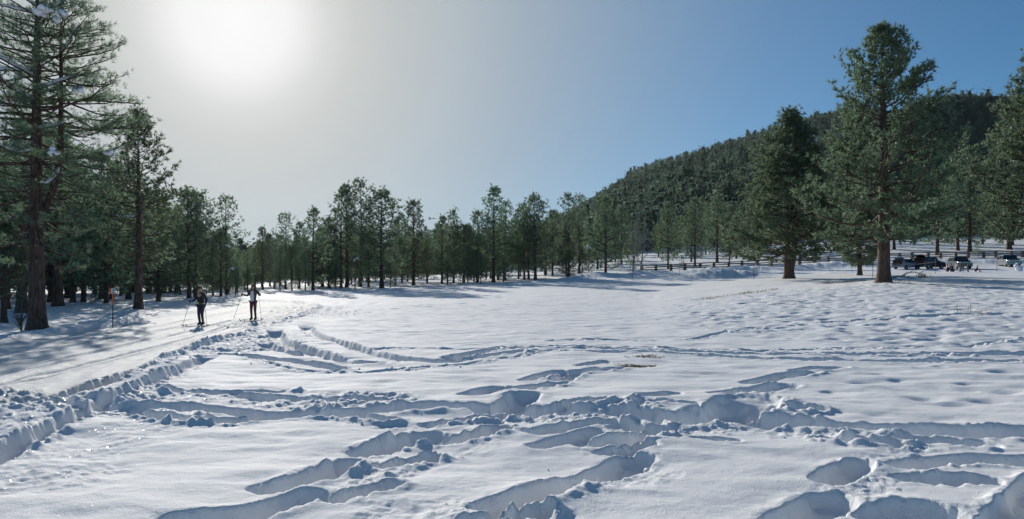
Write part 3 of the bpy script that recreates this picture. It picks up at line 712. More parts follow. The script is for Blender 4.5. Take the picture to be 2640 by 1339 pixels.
def plant(P, x, y, H, label, rz=None, group=None, wide=1.0, name='pine_tree', z=None, rng=random.Random(5), cat='pine tree'):
    z = gz(x, y) if z is None else z
    o = empty(name, (x, y, z-.05), rng.uniform(0, 6.28) if rz is None else rz, label, cat, group)
    s = H/P.H; o.scale = (s*wide, s*wide, s)
    mobj('trunk', P.trunk, o); mobj('crown', P.crown, o)
    return o
def at(u, y): return (u-U0)/FPX*y
def plant_px(P, u, y, vtop, label, **k):
    x = at(u, y); z = gz(x, y); H = vz(vtop, y)-z
    return plant(P, x, y, H, label, z=z, **k)
PLACED = []
def tree(P, u, y, vtop, label, **k):
    PLACED.append((at(u, y), y)); return plant_px(P, u, y, vtop, label, **k)

big_left = tree(P_BIG_L, 97, 29.0, -170, 'largest pine on the left, thick dark forked trunk with snow on its limbs', rz=0.2)
mid_left = tree(P_MID_L, 356, 45.0, 283, 'tall pine with a bare lower trunk standing behind the orange trail sign', rz=1.0)
big_right = tree(P_BIG_R, 2276, 58.0, 68, 'tallest broad green pine on the right, one thick reddish trunk by the meadow', rz=2.2)
med_right = tree(P_MED_R, 2036, 80.0, 288, 'bushy green pine with two trunks joined at the base, left of the tallest', rz=-.1, wide=1.25)
tree(P_MED_R, 2216, 86.0, 470, 'lower pine, short reddish trunk, between the twin-trunked pine and the tallest right one', rz=1.5, wide=1.1)
tree(P_BIG_R, 2706, 66.0, 95, 'large pine reaching in from the right edge above the parked silver truck', rz=.9, wide=1.1)
tree(FULL, 2418, 140.0, 400, 'pine with a straight orange-red trunk behind the rail fence and above the dark open car')
tree(WIDE, 2500, 150.0, 385, 'dark forked pine behind the fence, above the car seen from the front')
tree(FULL, 2602, 155.0, 330, 'dark thick-trunked pine behind the fence, above the silver truck')
tree(WIDE, 2470, 118.0+36, 430, 'dense pine between the red-trunked pine and the forked dark one')
tree(P_MID_L, 12, 33.0, 560, 'small dark pine with low boughs at the left edge, beside the largest left pine', wide=1.5)
tree(P_MID_L, 60, 41.0, 300, 'leafy pine filling the gap left of the largest left trunk', wide=1.25)
tree(FULL, 215, 58.0, 470, 'short bushy pine with a dark trunk right of the largest left pine')
tree(WIDE, 274, 55.0, 478, 'pine with a thick short trunk directly behind the orange trail sign')
tree(SLIM, 187, 57.0, 420, 'thin dark pine between the largest left pine and the bushy one')
tree(P_MID_L, 150, 49.0, 330, 'pine with a green sunlit crown right behind the largest left pine', wide=1.3)
tree(WIDE, 262, 72.0, 400, 'pine crown showing over the trail sign, behind the thick short trunk')
tree(FULL, 330, 70.0, 430, 'pine closely behind the tall pine by the trail sign, on its left')
tree(WIDE, 408, 64.0, 505, 'low pine with sunlit yellow-green boughs right of the tall pine by the trail sign', wide=1.15)
tree(FULL, 486, 80.0, 500, 'round-topped dark pine above the skier in black')
tree(FULL, 505, 86.0, 503, 'dark pine leaning into the round-topped one, on its right')
tree(OPEN, 583, 92.0, 514, 'thin open-crowned pine standing highest between the two skiers')
tree(WIDE, 570, 86.0, 600, 'dark low snow-laden pine below the open-crowned pine between the skiers', wide=1.1)
tree(CONE, 612, 96.0, 655, 'small dark pine at the right end of the left forest, above the skier in white')
# the line of trees across the meadow, left to right
for P, u, y, vt, lab, w in [
 (SLIM, 677, 120, 588, 'first pointed pine of the row right of the skiers', .9),
 (CONE, 655, 126, 640, 'thin small pine at the left end of the row behind the skier in white', .8),
 (CONE, 722, 112, 640, 'low dark pine in front of the row, right of the first pointed pine', 1.0),
 (OPEN, 737, 121, 556, 'open-topped pine in the row, second pointed top from the skiers', 1.1),
 (SLIM, 772, 122, 575, 'slim pine close on the right of the open-topped pine', .9),
 (FULL, 752, 108, 640, 'dense dark green pine low in front of the open-topped pine', 1.0),
 (SLIM, 808, 106, 540, 'narrow pine with a tall dark trunk standing forward at the meadow edge', 1.05),
 (CONE, 787, 107, 615, 'small pine with a leaning trunk left of the narrow forward pine', .9),
 (WIDE, 848, 124, 565, 'bushy pine between the narrow forward pine and the tallest pair', 1.0),
 (OPEN, 880, 120, 498, 'open pine on the left of the tallest pair in the row', .9),
 (SLIM, 893, 123, 480, 'left pine of the tallest pair in the middle row', .9),
 (OPEN, 930, 124, 472, 'right pine of the tallest pair, bare trunk showing under a thin crown', .95),
 (FULL, 984, 114, 498, 'very broad dark pine right of the tallest pair, trunk at the meadow edge', 1.25),
 (WIDE, 950, 122, 600, 'low bushy pine tucked between the tallest pair and the very broad one', 1.1),
 (CONE, 915, 112, 660, 'low snowy-limbed dark pine under the tallest pair', 1.1),
 (WIDE, 1066, 124, 521, 'symmetrical wide pine with dark lower boughs, next right of the very broad pine', .95),
 (SLIM, 1020, 130, 575, 'thin pine behind, between the very broad and the symmetrical pines', .9),
 (SLIM, 1140, 128, 560, 'pine with a lit thin trunk, left of a close pair of pointed tops', .95),
 (CONE, 1169, 132, 542, 'right hand pine of a close pair of pointed tops', 1.0),
 (WIDE, 1232, 128, 547, 'broad green pine left of the tall spire', .9),
 (SLIM, 1273, 124, 486, 'tall spire-like pine in the middle of the tree row', 1.05),
 (OPEN, 1303, 130, 525, 'round-headed open pine right of the tall spire', 1.0),
 (WIDE, 1206, 124, 640, 'low bright green pine at the foot of the broad green pine', 1.0),
 (CONE, 1336, 134, 540, 'small pointed pine among the dark group right of the spire', .9),
 (CONE, 1351, 130, 524, 'pointed pine on the left of the darkest group', .9),
 (FULL, 1379, 126, 511, 'darkest dense pine in the group right of the spire, double trunk', 1.05),
 (FULL, 1362, 129, 560, 'dark pine merging into the darkest dense one, on its left', 1.0),
 (WIDE, 1425, 140, 545, 'green pine behind, right of the darkest group', .9),
 (OPEN, 1466, 130, 507, 'open pine with a bare dark trunk in front of the foot of the hill', 1.0),
 (OPEN, 1493, 140, 510, 'thin open pine just right of the bare-trunked one against the sky', 1.0),
 (CONE, 1518, 131, 640, 'small pine with a dark pole trunk and a lump of snow in its boughs', 1.0),
 (WIDE, 1561, 127, 512, 'large grey-green pine with a crooked trunk before the hill', 1.0),
 (CONE, 1632, 128, 600, 'low pine with a leaning dark trunk at the left end of the rail fence', 1.0),
 (FULL, 1722, 136, 530, 'round green pine standing behind the left end of the rail fence', .85),
 (FULL, 1792, 141, 518, 'second round green pine behind the fence, further right', .9),
 (SLIM, 1850, 150, 505, 'dark pine between the second round pine and the twin-trunked one', 1.2),
 (CONE, 1880, 146, 560, 'dark small pine touching the boughs of the twin-trunked pine', 1.0)]:
    tree(P, u, y, vt, lab, wide=w)
# forest fill: pines nobody could tell apart, area by area
AREAS = [
 ('pines inside the left forest', 'dark pine standing close among others inside the shaded forest left of the ski trail', 80,
  lambda r: (r.uniform(-430, 470), 44+r.random()**1.3*95), lambda u, y: (400 if u < 250 else 500) if y < 75 else (440 if u < 120 else 520 if u < 430 else 590), 26),
 ('pines behind the left trail bend', 'pine deep in shadow behind the bend of the ski trail', 26,
  lambda r: (r.uniform(380, 640), 92+r.random()*70), lambda u, y: 560 if u < 560 else 650, 26),
 ('pines within the middle tree row', 'pine packed low inside the tree row across the meadow, no top of its own', 60,
  lambda r: (r.uniform(640, 1560), 127+r.random()*75), lambda u, y: float(np.interp(u, [640, 700, 850, 1000, 1120, 1250, 1400, 1560], [650, 620, 590, 590, 605, 590, 575, 570])), 22),
 ('pines behind the rail fence', 'pine standing apart in the snow behind the rail fence, under the hill', 80,
  lambda r: (r.uniform(1540, 2950), 158+r.random()*110), lambda u, y: float(np.interp(u, [1540, 1900, 2200, 2700], [560, 540, 500, 470])), 30),
]
rs = random.Random(77)
for grp, lab, n, samp, top, jit in AREAS:
    k = 0; tries = 0
    while k < n and tries < 6000:
        tries += 1; u, y = samp(rs); x = at(u, y)
        md = 2.6 if y < 150 else 3.6
        if any((x-a)**2+(y-b)**2 < md*md for a, b in PLACED): continue
        if 380 < u < 640 and y < 88: continue
        PLACED.append((x, y)); z = gz(x, y); H = vz(top(u, y)+rs.uniform(-jit, jit*1.6), y)-z
        H = min(max(H, 6.0), 19)*rs.uniform(.85, 1.02)
        plant(rs.choice(MID), x, y, H, lab, group=grp, wide=rs.uniform(.9, 1.2)*(15/H)**.35, z=z); k += 1
print('TREES', len(PLACED), 'tris', sum(p.nt for p in MID+[P_BIG_L, P_MID_L, P_BIG_R, P_MED_R]))

for k in range(34):
    u = rs.uniform(640, 1560); y = rs.uniform(116, 134)
    if k > 24: u = rs.uniform(395, 640); y = rs.uniform(88, 100)
    x = at(u, y)
    if any((x-a)**2+(y-b)**2 < 2.2 for a, b in PLACED): continue
    PLACED.append((x, y))
    plant(WIDE if k % 2 else CONE, x, y, rs.uniform(3.0, 6.0), 'short bushy young pine with boughs to the ground at the front edge of the trees' , group='young pines along the forest edge', wide=rs.uniform(1.0, 1.4), name='young_pine', cat='young pine')

# saplings in the snow
for u, v, h, lab in [(2522, 664, 2.6, 'small yellow-green sapling right behind the rail fence, near the car seen from the front'),
                     (1757, 684, 2.2, 'small sapling in the snow between the two round green pines'),
                     (1187, 722, 2.0, 'bright green sapling at the foot of the middle tree row'),
                     (245, 785, 1.3, 'little sapling in the snow beside the trunk behind the trail sign'),
                     (2240, 664, 2.2, 'sapling behind the fence under the tallest right hand pine')]:
    y = {2522: 136, 1757: 138, 1187: 122, 245: 54, 2240: 138}[u]
    plant(P_SAP, at(u, y), y, h, lab, name='pine_sapling', cat='sapling')

# snow lodged in boughs
def tree_matrix(o): return Matrix.LocRotScale(o.location, o.rotation_euler, o.scale)
def snow_lump(P, tr, u, v, size, seed):
    """a clump of snow resting on the bough nearest to where the photograph shows one"""
    rng = random.Random(seed); M = tree_matrix(tr); best = None
    for c in P.C[::2]:
        w = M @ Vector(c); pu = U0+FPX*w.x/w.y; pv = VH+FPX*(EYE-w.z)/w.y
        d = math.hypot(pu-u, pv-v)+14*(w.y-tr.location.y)
        if best is None or d < best[0]: best = (d, w)
    g = Geo(); w = best[1]
    for k in range(7):
        o = Vector((rng.gauss(0, .3)*size, rng.gauss(0, .3)*size, rng.gauss(0, .16)*size)); r = size*rng.uniform(.2, .36)
        g.ball(o, (r, r, r*.8), 9, 7, rng, .10)
    ob = mobj('snow_clump', g.mesh('snow_clump', M_CLUMP, True), tr); ob.matrix_local = M.inverted() @ Matrix.Translation(w.lerp(Vector((tr.location.x, tr.location.y, w.z)), .12))
def snow_limb(P, tr, n, seed):
    rng = random.Random(seed); M = tree_matrix(tr); k = 0
    br = [b for b in P.BR if (M @ b[3]).y < tr.location.y+.3 and (M @ b[3]).z < 14]; rng.shuffle(br)
    for b in br[:n]:
        W = [M @ p for p in b][:5]; g = Geo()
        g.tube([p+Vector((0, 0, .07)) for p in W], [.03, .075, .08, .06, .02], 6)
        ob = mobj('snow_on_limb', g.mesh('snow_on_limb', M_CLUMP, True), tr); ob.matrix_local = M.inverted()
for u, v, s in [(125, 22, .5), (152, 38, .45), (232, 228, .36), (309, 398, .34), (133, 396, .3)]:
    snow_lump(P_BIG_L, big_left, u, v, s, u)
snow_limb(P_BIG_L, big_left, 12, 3)
snow_limb(P_MID_L, mid_left, 4, 5)
lone = {o['label']: o for o in SC.objects if o.get('label')}
for lab, P, u, v, s in [('dark low snow-laden pine below the open-crowned pine between the skiers', WIDE, 595, 640, .5),
                        ('dark low snow-laden pine below the open-crowned pine between the skiers', WIDE, 610, 695, .5),
                        ('dark low snow-laden pine below the open-crowned pine between the skiers', WIDE, 590, 675, .3),
                        ('small pine with a dark pole trunk and a lump of snow in its boughs', CONE, 1522, 630, .7),
                        ('low snowy-limbed dark pine under the tallest pair', CONE, 935, 665, .4), ('low snowy-limbed dark pine under the tallest pair', CONE, 915, 672, .4),
                        ('bushy green pine with two trunks joined at the base, left of the tallest', P_MED_R, 2118, 352, .45)]:
    snow_lump(P, lone[lab], u, v, s, u)

# bare trees
def bare_tree(u, y, H, lean, label, seed):
    rng = random.Random(seed); x = at(u, y); z = gz(x, y); r = empty('bare_tree', (x, y, z), 0, label, 'bare tree')
    g = Geo(); b = Geo(); pts = [Vector((lean[0]*s*s*H+.15*math.sin(5*s), lean[1]*s, H*s-.2)) for s in [i/9 for i in range(10)]]
    g.tube(pts, [.17*(1-.85*i/9) for i in range(10)], 7)
    for k in range(26):
        s = rng.uniform(.25, .97); a = int(s*9); p = pts[a].lerp(pts[min(a+1, 9)], s*9-a); L = (1-s)*H*.45+.8; t = rng.uniform(0, 6.28)
        d = Vector((math.cos(t)*.8, math.sin(t)*.8, .75)); q = p+d*L*.5; e = q+(d+Vector((rng.uniform(-.4, .4), rng.uniform(-.4, .4), .5)))*L*.5
        b.tube([p, q, e], [.045, .03, .012], 4, False)
        for _ in range(4):
            f = p.lerp(e, rng.uniform(.3, 1)); b.tube([f, f+Vector((rng.uniform(-.6, .6), rng.uniform(-.6, .6), rng.uniform(.1, .7)))*L*.35], [.018, .006], 3, False)
    g.build('trunk', M_BARE, r, True); b.build('branches', M_BARE, r)
bare_tree(1632, 126, 10.5, (.12, 0), 'tall bare grey tree with thin upright limbs left of the rail fence', 4)
bare_tree(1650, 124, 7.0, (.22, .3), 'leaning bare pale tree beside the left end of the rail fence', 9)
bare_tree(706, 121, 9.5, (.0, 0), 'bare dead spike of a tree among the first pines right of the skiers', 12)

# far forest on the hill and behind the rows: one mass
def far_forest():
    srcs = []
    FK = dict(n_needle=4, nlen=.9, nwid=.42, sub_step=1.7, tuft_step=1.3, twigs=2)
    for k, (sd, R, cb, rt) in enumerate([(71, 2.1, .10, .85), (72, 2.6, .08, .7), (73, 1.8, .16, .95), (74, 2.3, .12, .8)]):
        T, V, F, C, BR = pine_geo(seed=sd, H=12, R=R, cb=cb, nb=46, trunk_r=.2, round_top=rt, **FK)
        tg = Geo(); tg.tube([(0, 0, -1), (0, 0, 6), (0, 0, 11.5)], [.24, .15, .03], 5)
        tv = np.array(tg.v); tf = [f for f in tg.f if len(f) == 4]
        tri = np.array([[f[0], f[1], f[2]] for f in tf]+[[f[0], f[2], f[3]] for f in tf])
        VV = np.vstack([V, tv]); FF = np.vstack([F, tri+len(V)])
        me = np_mesh('far_pine', VV, FF, [M_NEEDLE_FAR, M_BARKG], midx=np.r_[np.zeros(len(F), int), np.ones(len(tri), int)])
        srcs.append(bpy.data.objects.new('far_pine_source_%d' % k, me))
    g = np.random.default_rng(5); pts = []
    def scatter(n, u0, u1, y0, y1, dens=None):
        az0 = math.atan((u0-U0)/FPX); az1 = math.atan((u1-U0)/FPX)
        a = g.uniform(az0, az1, n); y = np.sqrt(g.uniform(y0**2, y1**2, n)); x = np.tan(a)*y
        if dens is not None: k = g.random(n) < dens(x, y); x, y = x[k], y[k]
        pts.append(np.stack([x, y], 1))
    clear = lambda x, y: sstep(-.42, -.12, fbm(x*.012, y*.008, 3, 303))*.93+.07
    scatter(13000, 1400, 3400, 330, 1060, clear)
    scatter(5200, 1500, 3400, 270, 450)
    scatter(3500, 2330, 3400, 400, 700)
    scatter(700, 1100, 1700, 235, 420)
    scatter(420, 640, 1250, 240, 420); scatter(900, -1300, 640, 170, 420)
    scatter(700, -1900, -430, 45, 170)
    scatter(260, 2960, 4200, 90, 260)
    A = np.vstack(pts); z = ground_z(A[:, 0], A[:, 1]); n = len(A)
    me = bpy.data.meshes.new('far_forest'); me.vertices.add(n)
    me.vertices.foreach_set('co', np.c_[A, z-.1].astype(np.float32).ravel()); me.update()
    sc = me.attributes.new('scl', 'FLOAT', 'POINT'); rr = np.hypot(A[:, 0], A[:, 1])
    s = g.uniform(.5, 1.15, n)*np.where(rr > 330, 1.12, 1.05); s = np.where(g.random(n) < .05, s*1.35, s)
    sc.data.foreach_set('value', s.astype(np.float32))
    ro = me.attributes.new('rot', 'FLOAT', 'POINT'); ro.data.foreach_set('value', g.uniform(0, 6.28, n).astype(np.float32))
    ki = me.attributes.new('kind_index', 'INT', 'POINT'); ki.data.foreach_set('value', g.integers(0, 4, n).astype(np.int32))
    o = mobj('far_forest', me); tag(o, 'mass of small pines covering the hill and standing far behind the tree rows', kind='stuff')
    ng = bpy.data.node_groups.new('forest', 'GeometryNodeTree'); N = ng.nodes.new; L = ng.links.new
    ng.interface.new_socket('Geometry', in_out='INPUT', socket_type='NodeSocketGeometry'); ng.interface.new_socket('Geometry', in_out='OUTPUT', socket_type='NodeSocketGeometry')
    gi = N('NodeGroupInput'); go = N('NodeGroupOutput'); J = N('GeometryNodeJoinGeometry')
    def attr(nm, ty):
        a = N('GeometryNodeInputNamedAttribute'); a.data_type = ty; a.inputs[0].default_value = nm; return a.outputs[0]
    S = attr('scl', 'FLOAT'); Rr = attr('rot', 'FLOAT'); K = attr('kind_index', 'INT')
    cx = N('ShaderNodeCombineXYZ'); L(Rr, cx.inputs[2])
    for k, so in enumerate(srcs):
        oi = N('GeometryNodeObjectInfo'); oi.inputs[0].default_value = so
        cm = N('FunctionNodeCompare'); cm.data_type = 'INT'; cm.operation = 'EQUAL'
        L(K, cm.inputs[2]); cm.inputs[3].default_value = k
        ip = N('GeometryNodeInstanceOnPoints'); L(gi.outputs[0], ip.inputs['Points']); L(cm.outputs[0], ip.inputs['Selection'])
        L(oi.outputs['Geometry'], ip.inputs['Instance']); L(cx.outputs[0], ip.inputs['Rotation']); L(S, ip.inputs['Scale'])
        L(ip.outputs[0], J.inputs[0])
    L(J.outputs[0], go.inputs[0])
    md = o.modifiers.new('forest', 'NODES'); md.node_group = ng
far_forest()
# ------------------------------------------------------------------ materials of the small things
M_WOODG = mat('weathered_wood', (.17, .12, .095), .85, vary=(6, .55, 1.5))
M_STEEL = mat('dark_steel', (.05, .05, .055), .5, .6)
M_ORANGE = mat('orange_paint', (.72, .16, .05), .5)
M_WHITEP = mat('white_paint', (.8, .8, .78), .5)
M_BLACK = mat('black_paint', (.02, .02, .022), .5)
M_SKIN = mat('skin', (.48, .27, .19), .55)
M_HAIR = mat('brown_hair', (.07, .035, .02), .6)
M_DKFAB = mat('black_fabric', (.022, .022, .028), .8, vary=(9, .7, 1.4))
M_NAVY = mat('dark_navy_fabric', (.03, .03, .05), .75)
M_WINE = mat('dark_red_fabric', (.10, .018, .022), .75)
M_BROWNJ = mat('brown_jacket', (.075, .045, .04), .7)
M_SHIRT = mat('pale_shirt', (.72, .75, .76), .8)
M_PALEJ = mat('pale_grey_jacket', (.52, .54, .58), .7)
M_RED = mat('red_knit', (.45, .03, .05), .8)
M_YEL = mat('yellow_badge', (.8, .75, .1), .5)
M_RUBBER = mat('tyre_rubber', (.018, .018, .02), .8)
M_RIM = mat('wheel_metal', (.35, .35, .37), .35, .8)
M_GLASS = mat('car_glass', (.02, .03, .04), .08, 0, .8)
M_CHROME = mat('chrome', (.6, .6, .62), .2, 1.0)
M_SILVER = mat('silver_car_paint', (.16, .18, .21), .3, .5, coat=.6)
M_PALECAR = mat('shade_blue_silver_paint', (.24, .30, .38), .3, .3, coat=.6)  # silver car; the blue of its shaded side is put into the paint
M_DARKCAR = mat('dark_blue_car_paint', (.025, .03, .042), .25, .3, coat=.8)
M_GREYCAR = mat('dark_grey_car_paint', (.03, .036, .045), .3, .4, coat=.7)
M_INT = mat('dark_interior', (.03, .028, .025), .9)
M_TAIL = mat('red_tail_lamp', (.6, .02, .03), .3)
M_LAMP = mat('head_lamp_glass', (.65, .66, .66), .15, .2)
M_STRAW = mat('dry_grass', (.38, .31, .17), .9)
M_TWIG = mat('dead_twig', (.12, .085, .06), .9)
M_ROPE = mat('pale_rope', (.5, .48, .42), .9)

# ------------------------------------------------------------------ trail sign
def trail_sign():
    x, y = G(291, 838); z = gz(x, y); s = y/30.5
    o = empty('trail_sign', (x, y, z), math.radians(14), 'small orange and white trail sign with a black skier on a thin post', 'sign'); o.scale = (s, s, s)
    g = Geo(); g.box((0, 0, .42), (.035, .035, 1.1)); g.build('lower_post', M_STEEL, o)
    g = Geo(); g.box((0, -.004, 1.18), (.055, .03, .44)); g.build('upper_post', M_ORANGE, o)
    g = Geo(); g.box((-.02, -.03, 1.51), (.23, .022, .26)); b = g.build('board', M_ORANGE, o, bevel=.004)
    g = Geo(); g.box((.025, -.046, 1.515), (.155, .006, .20)); g.build('white_panel', M_WHITEP, b)
    g = Geo()      # the little skier: head, body, leg, ski, pole
    yy = -.051
    def bar(x0, z0, x1, z1, w):
        d = Vector((x1-x0, 0, z1-z0)); n = Vector((-d.z, 0, d.x)).normalized()*w/2
        P = [Vector((x0, yy, z0))-n, Vector((x1, yy, z1))-n, Vector((x1, yy, z1))+n, Vector((x0, yy, z0))+n]
        g.poly([p for p in P]+[p+Vector((0, .003, 0)) for p in P], [(0, 1, 2, 3), (7, 6, 5, 4), (0, 4, 5, 1), (1, 5, 6, 2), (2, 6, 7, 3), (3, 7, 4, 0)])
    cx = .025
    g.box((cx+.022, yy+.0015, 1.585), (.024, .003, .026)); bar(cx+.012, 1.572, cx-.012, 1.51, .03); bar(cx-.012, 1.515, cx+.008, 1.475, .02)
    bar(cx+.008, 1.475, cx-.018, 1.45, .016); bar(cx+.012, 1.56, cx+.045, 1.535, .011); bar(cx+.045, 1.54, cx+.01, 1.452, .006); bar(cx-.055, 1.442, cx+.055, 1.446, .01)
    g.build('skier_symbol', M_BLACK, b)
trail_sign()

# ------------------------------------------------------------------ split rail fence
def fence():
    L0 = [(1655, 130.5), (1752, 130), (1850, 130), (1950, 130.4), (2060, 130), (2180, 130.5), (2300, 131), (2420, 131), (2550, 131.5), (2660, 132), (2790, 132)]
    pts = [Vector((at(u, y), y, 0)) for u, y in L0]
    path = [pts[0]]; step = 2.55; cur = pts[0]; i = 1
    while i < len(pts):
        d = pts[i]-cur
        if d.length < step: i += 1; continue
        cur = cur+d.normalized()*step; path.append(cur.copy())
    rng = random.Random(4)
    x0 = path[0]; root = empty('rail_fence', (x0.x, x0.y, gz(x0.x, x0.y)), 0, 'long weathered split rail fence with stacked posts running behind the cars', 'fence')
    root_loc = root.location
    for k, p in enumerate(path):
        if k % 2: p.y += .5
    zs = [gz(p.x, p.y) for p in path]
    g = Geo(); rng2 = random.Random(1)
    for q in range(5): g.box((rng2.uniform(-.03, .03), rng2.uniform(-.03, .03), .1+.25*q), (.44, .40, .235), rng2.uniform(-.2, .2))
    pm = g.mesh('post', M_WOODG)
    for p, z in zip(path, zs):
        o = mobj('post', pm, root); o.location = Vector((p.x, p.y, z-.06))-root_loc; o.rotation_euler = (0, 0, rng.uniform(-.4, .4)); o.scale = (1, 1, rng.uniform(.9, 1.1))
    g = Geo(); g.tube([(0, 0, 0), (.5, .02, .01), (1, 0, 0)], [.075, .085, .07], 6); rm = g.mesh('rail', M_WOODG)
    for a, b, za, zb in zip(path[:-1], path[1:], zs[:-1], zs[1:]):
        for h in (.36, .74, 1.12):
            A = Vector((a.x, a.y, za+h+rng.uniform(-.05, .05))); B = Vector((b.x, b.y, zb+h+rng.uniform(-.05, .05))); d = B-A
            o = mobj('rail', rm, root); o.location = A-d*.06-root_loc; o.rotation_euler = d.to_track_quat('X', 'Z').to_euler(); o.scale = (d.length*1.12, 1, 1)
fence()

# ------------------------------------------------------------------ thin stakes and a rope
stakes = []
for u, v, h, lab in [(1405, 726, 1.2, 'thin stake in the snow bank below the middle tree row, farthest left of the stakes'), (1500, 725, 1.2, 'thin stake at the meadow edge under the open bare-trunked pine'),
                  (1630, 724, 1.5, 'thin stake in front of the leaning bare tree'), (1752, 722, 1.5, 'thin stake by the snow bank before the left part of the fence'),
                  (1943, 719, 1.9, 'thin stake with dry grass at its foot, left of the twin-trunked pine'), (2250, 710, 2.0, 'thin dark stake close on the left of the tallest right hand pine'),
                  (2412, 704, 1.8, 'thin pale stake beyond the tallest right hand pine, left of the seated group'), (2570, 699, 2.4, 'tall thin dark stake between the crouching figure and the silver truck')]:
    y = {1405: 112, 1500: 110, 1630: 108, 1752: 104, 1943: 84, 2250: 74, 2412: 88, 2570: 94}[u]
    x = at(u, y); z = gz(x, y); g = Geo(); g.tube([(0, 0, -.2), (.01, 0, h*.5), (0, 0, h)], [.028, .026, .022], 6)
    o = g.build('stake', M_STEEL if u != 2412 else M_WOODG, None); o.location = (x, y, z); tag(o, lab, 'stake', 'stakes along the lane'); stakes.append((x, y, z+h*.8))
g = Geo(); a, b = Vector(stakes[5]), Vector(stakes[6])
g.tube([a.lerp(b, t)-Vector((0, 0, 1.2*t*(1-t))) for t in [i/10 for i in range(11)]], .018, 5)
tag(g.build('rope', M_ROPE, None), 'pale rope sagging between two thin stakes before the open cars', 'rope')

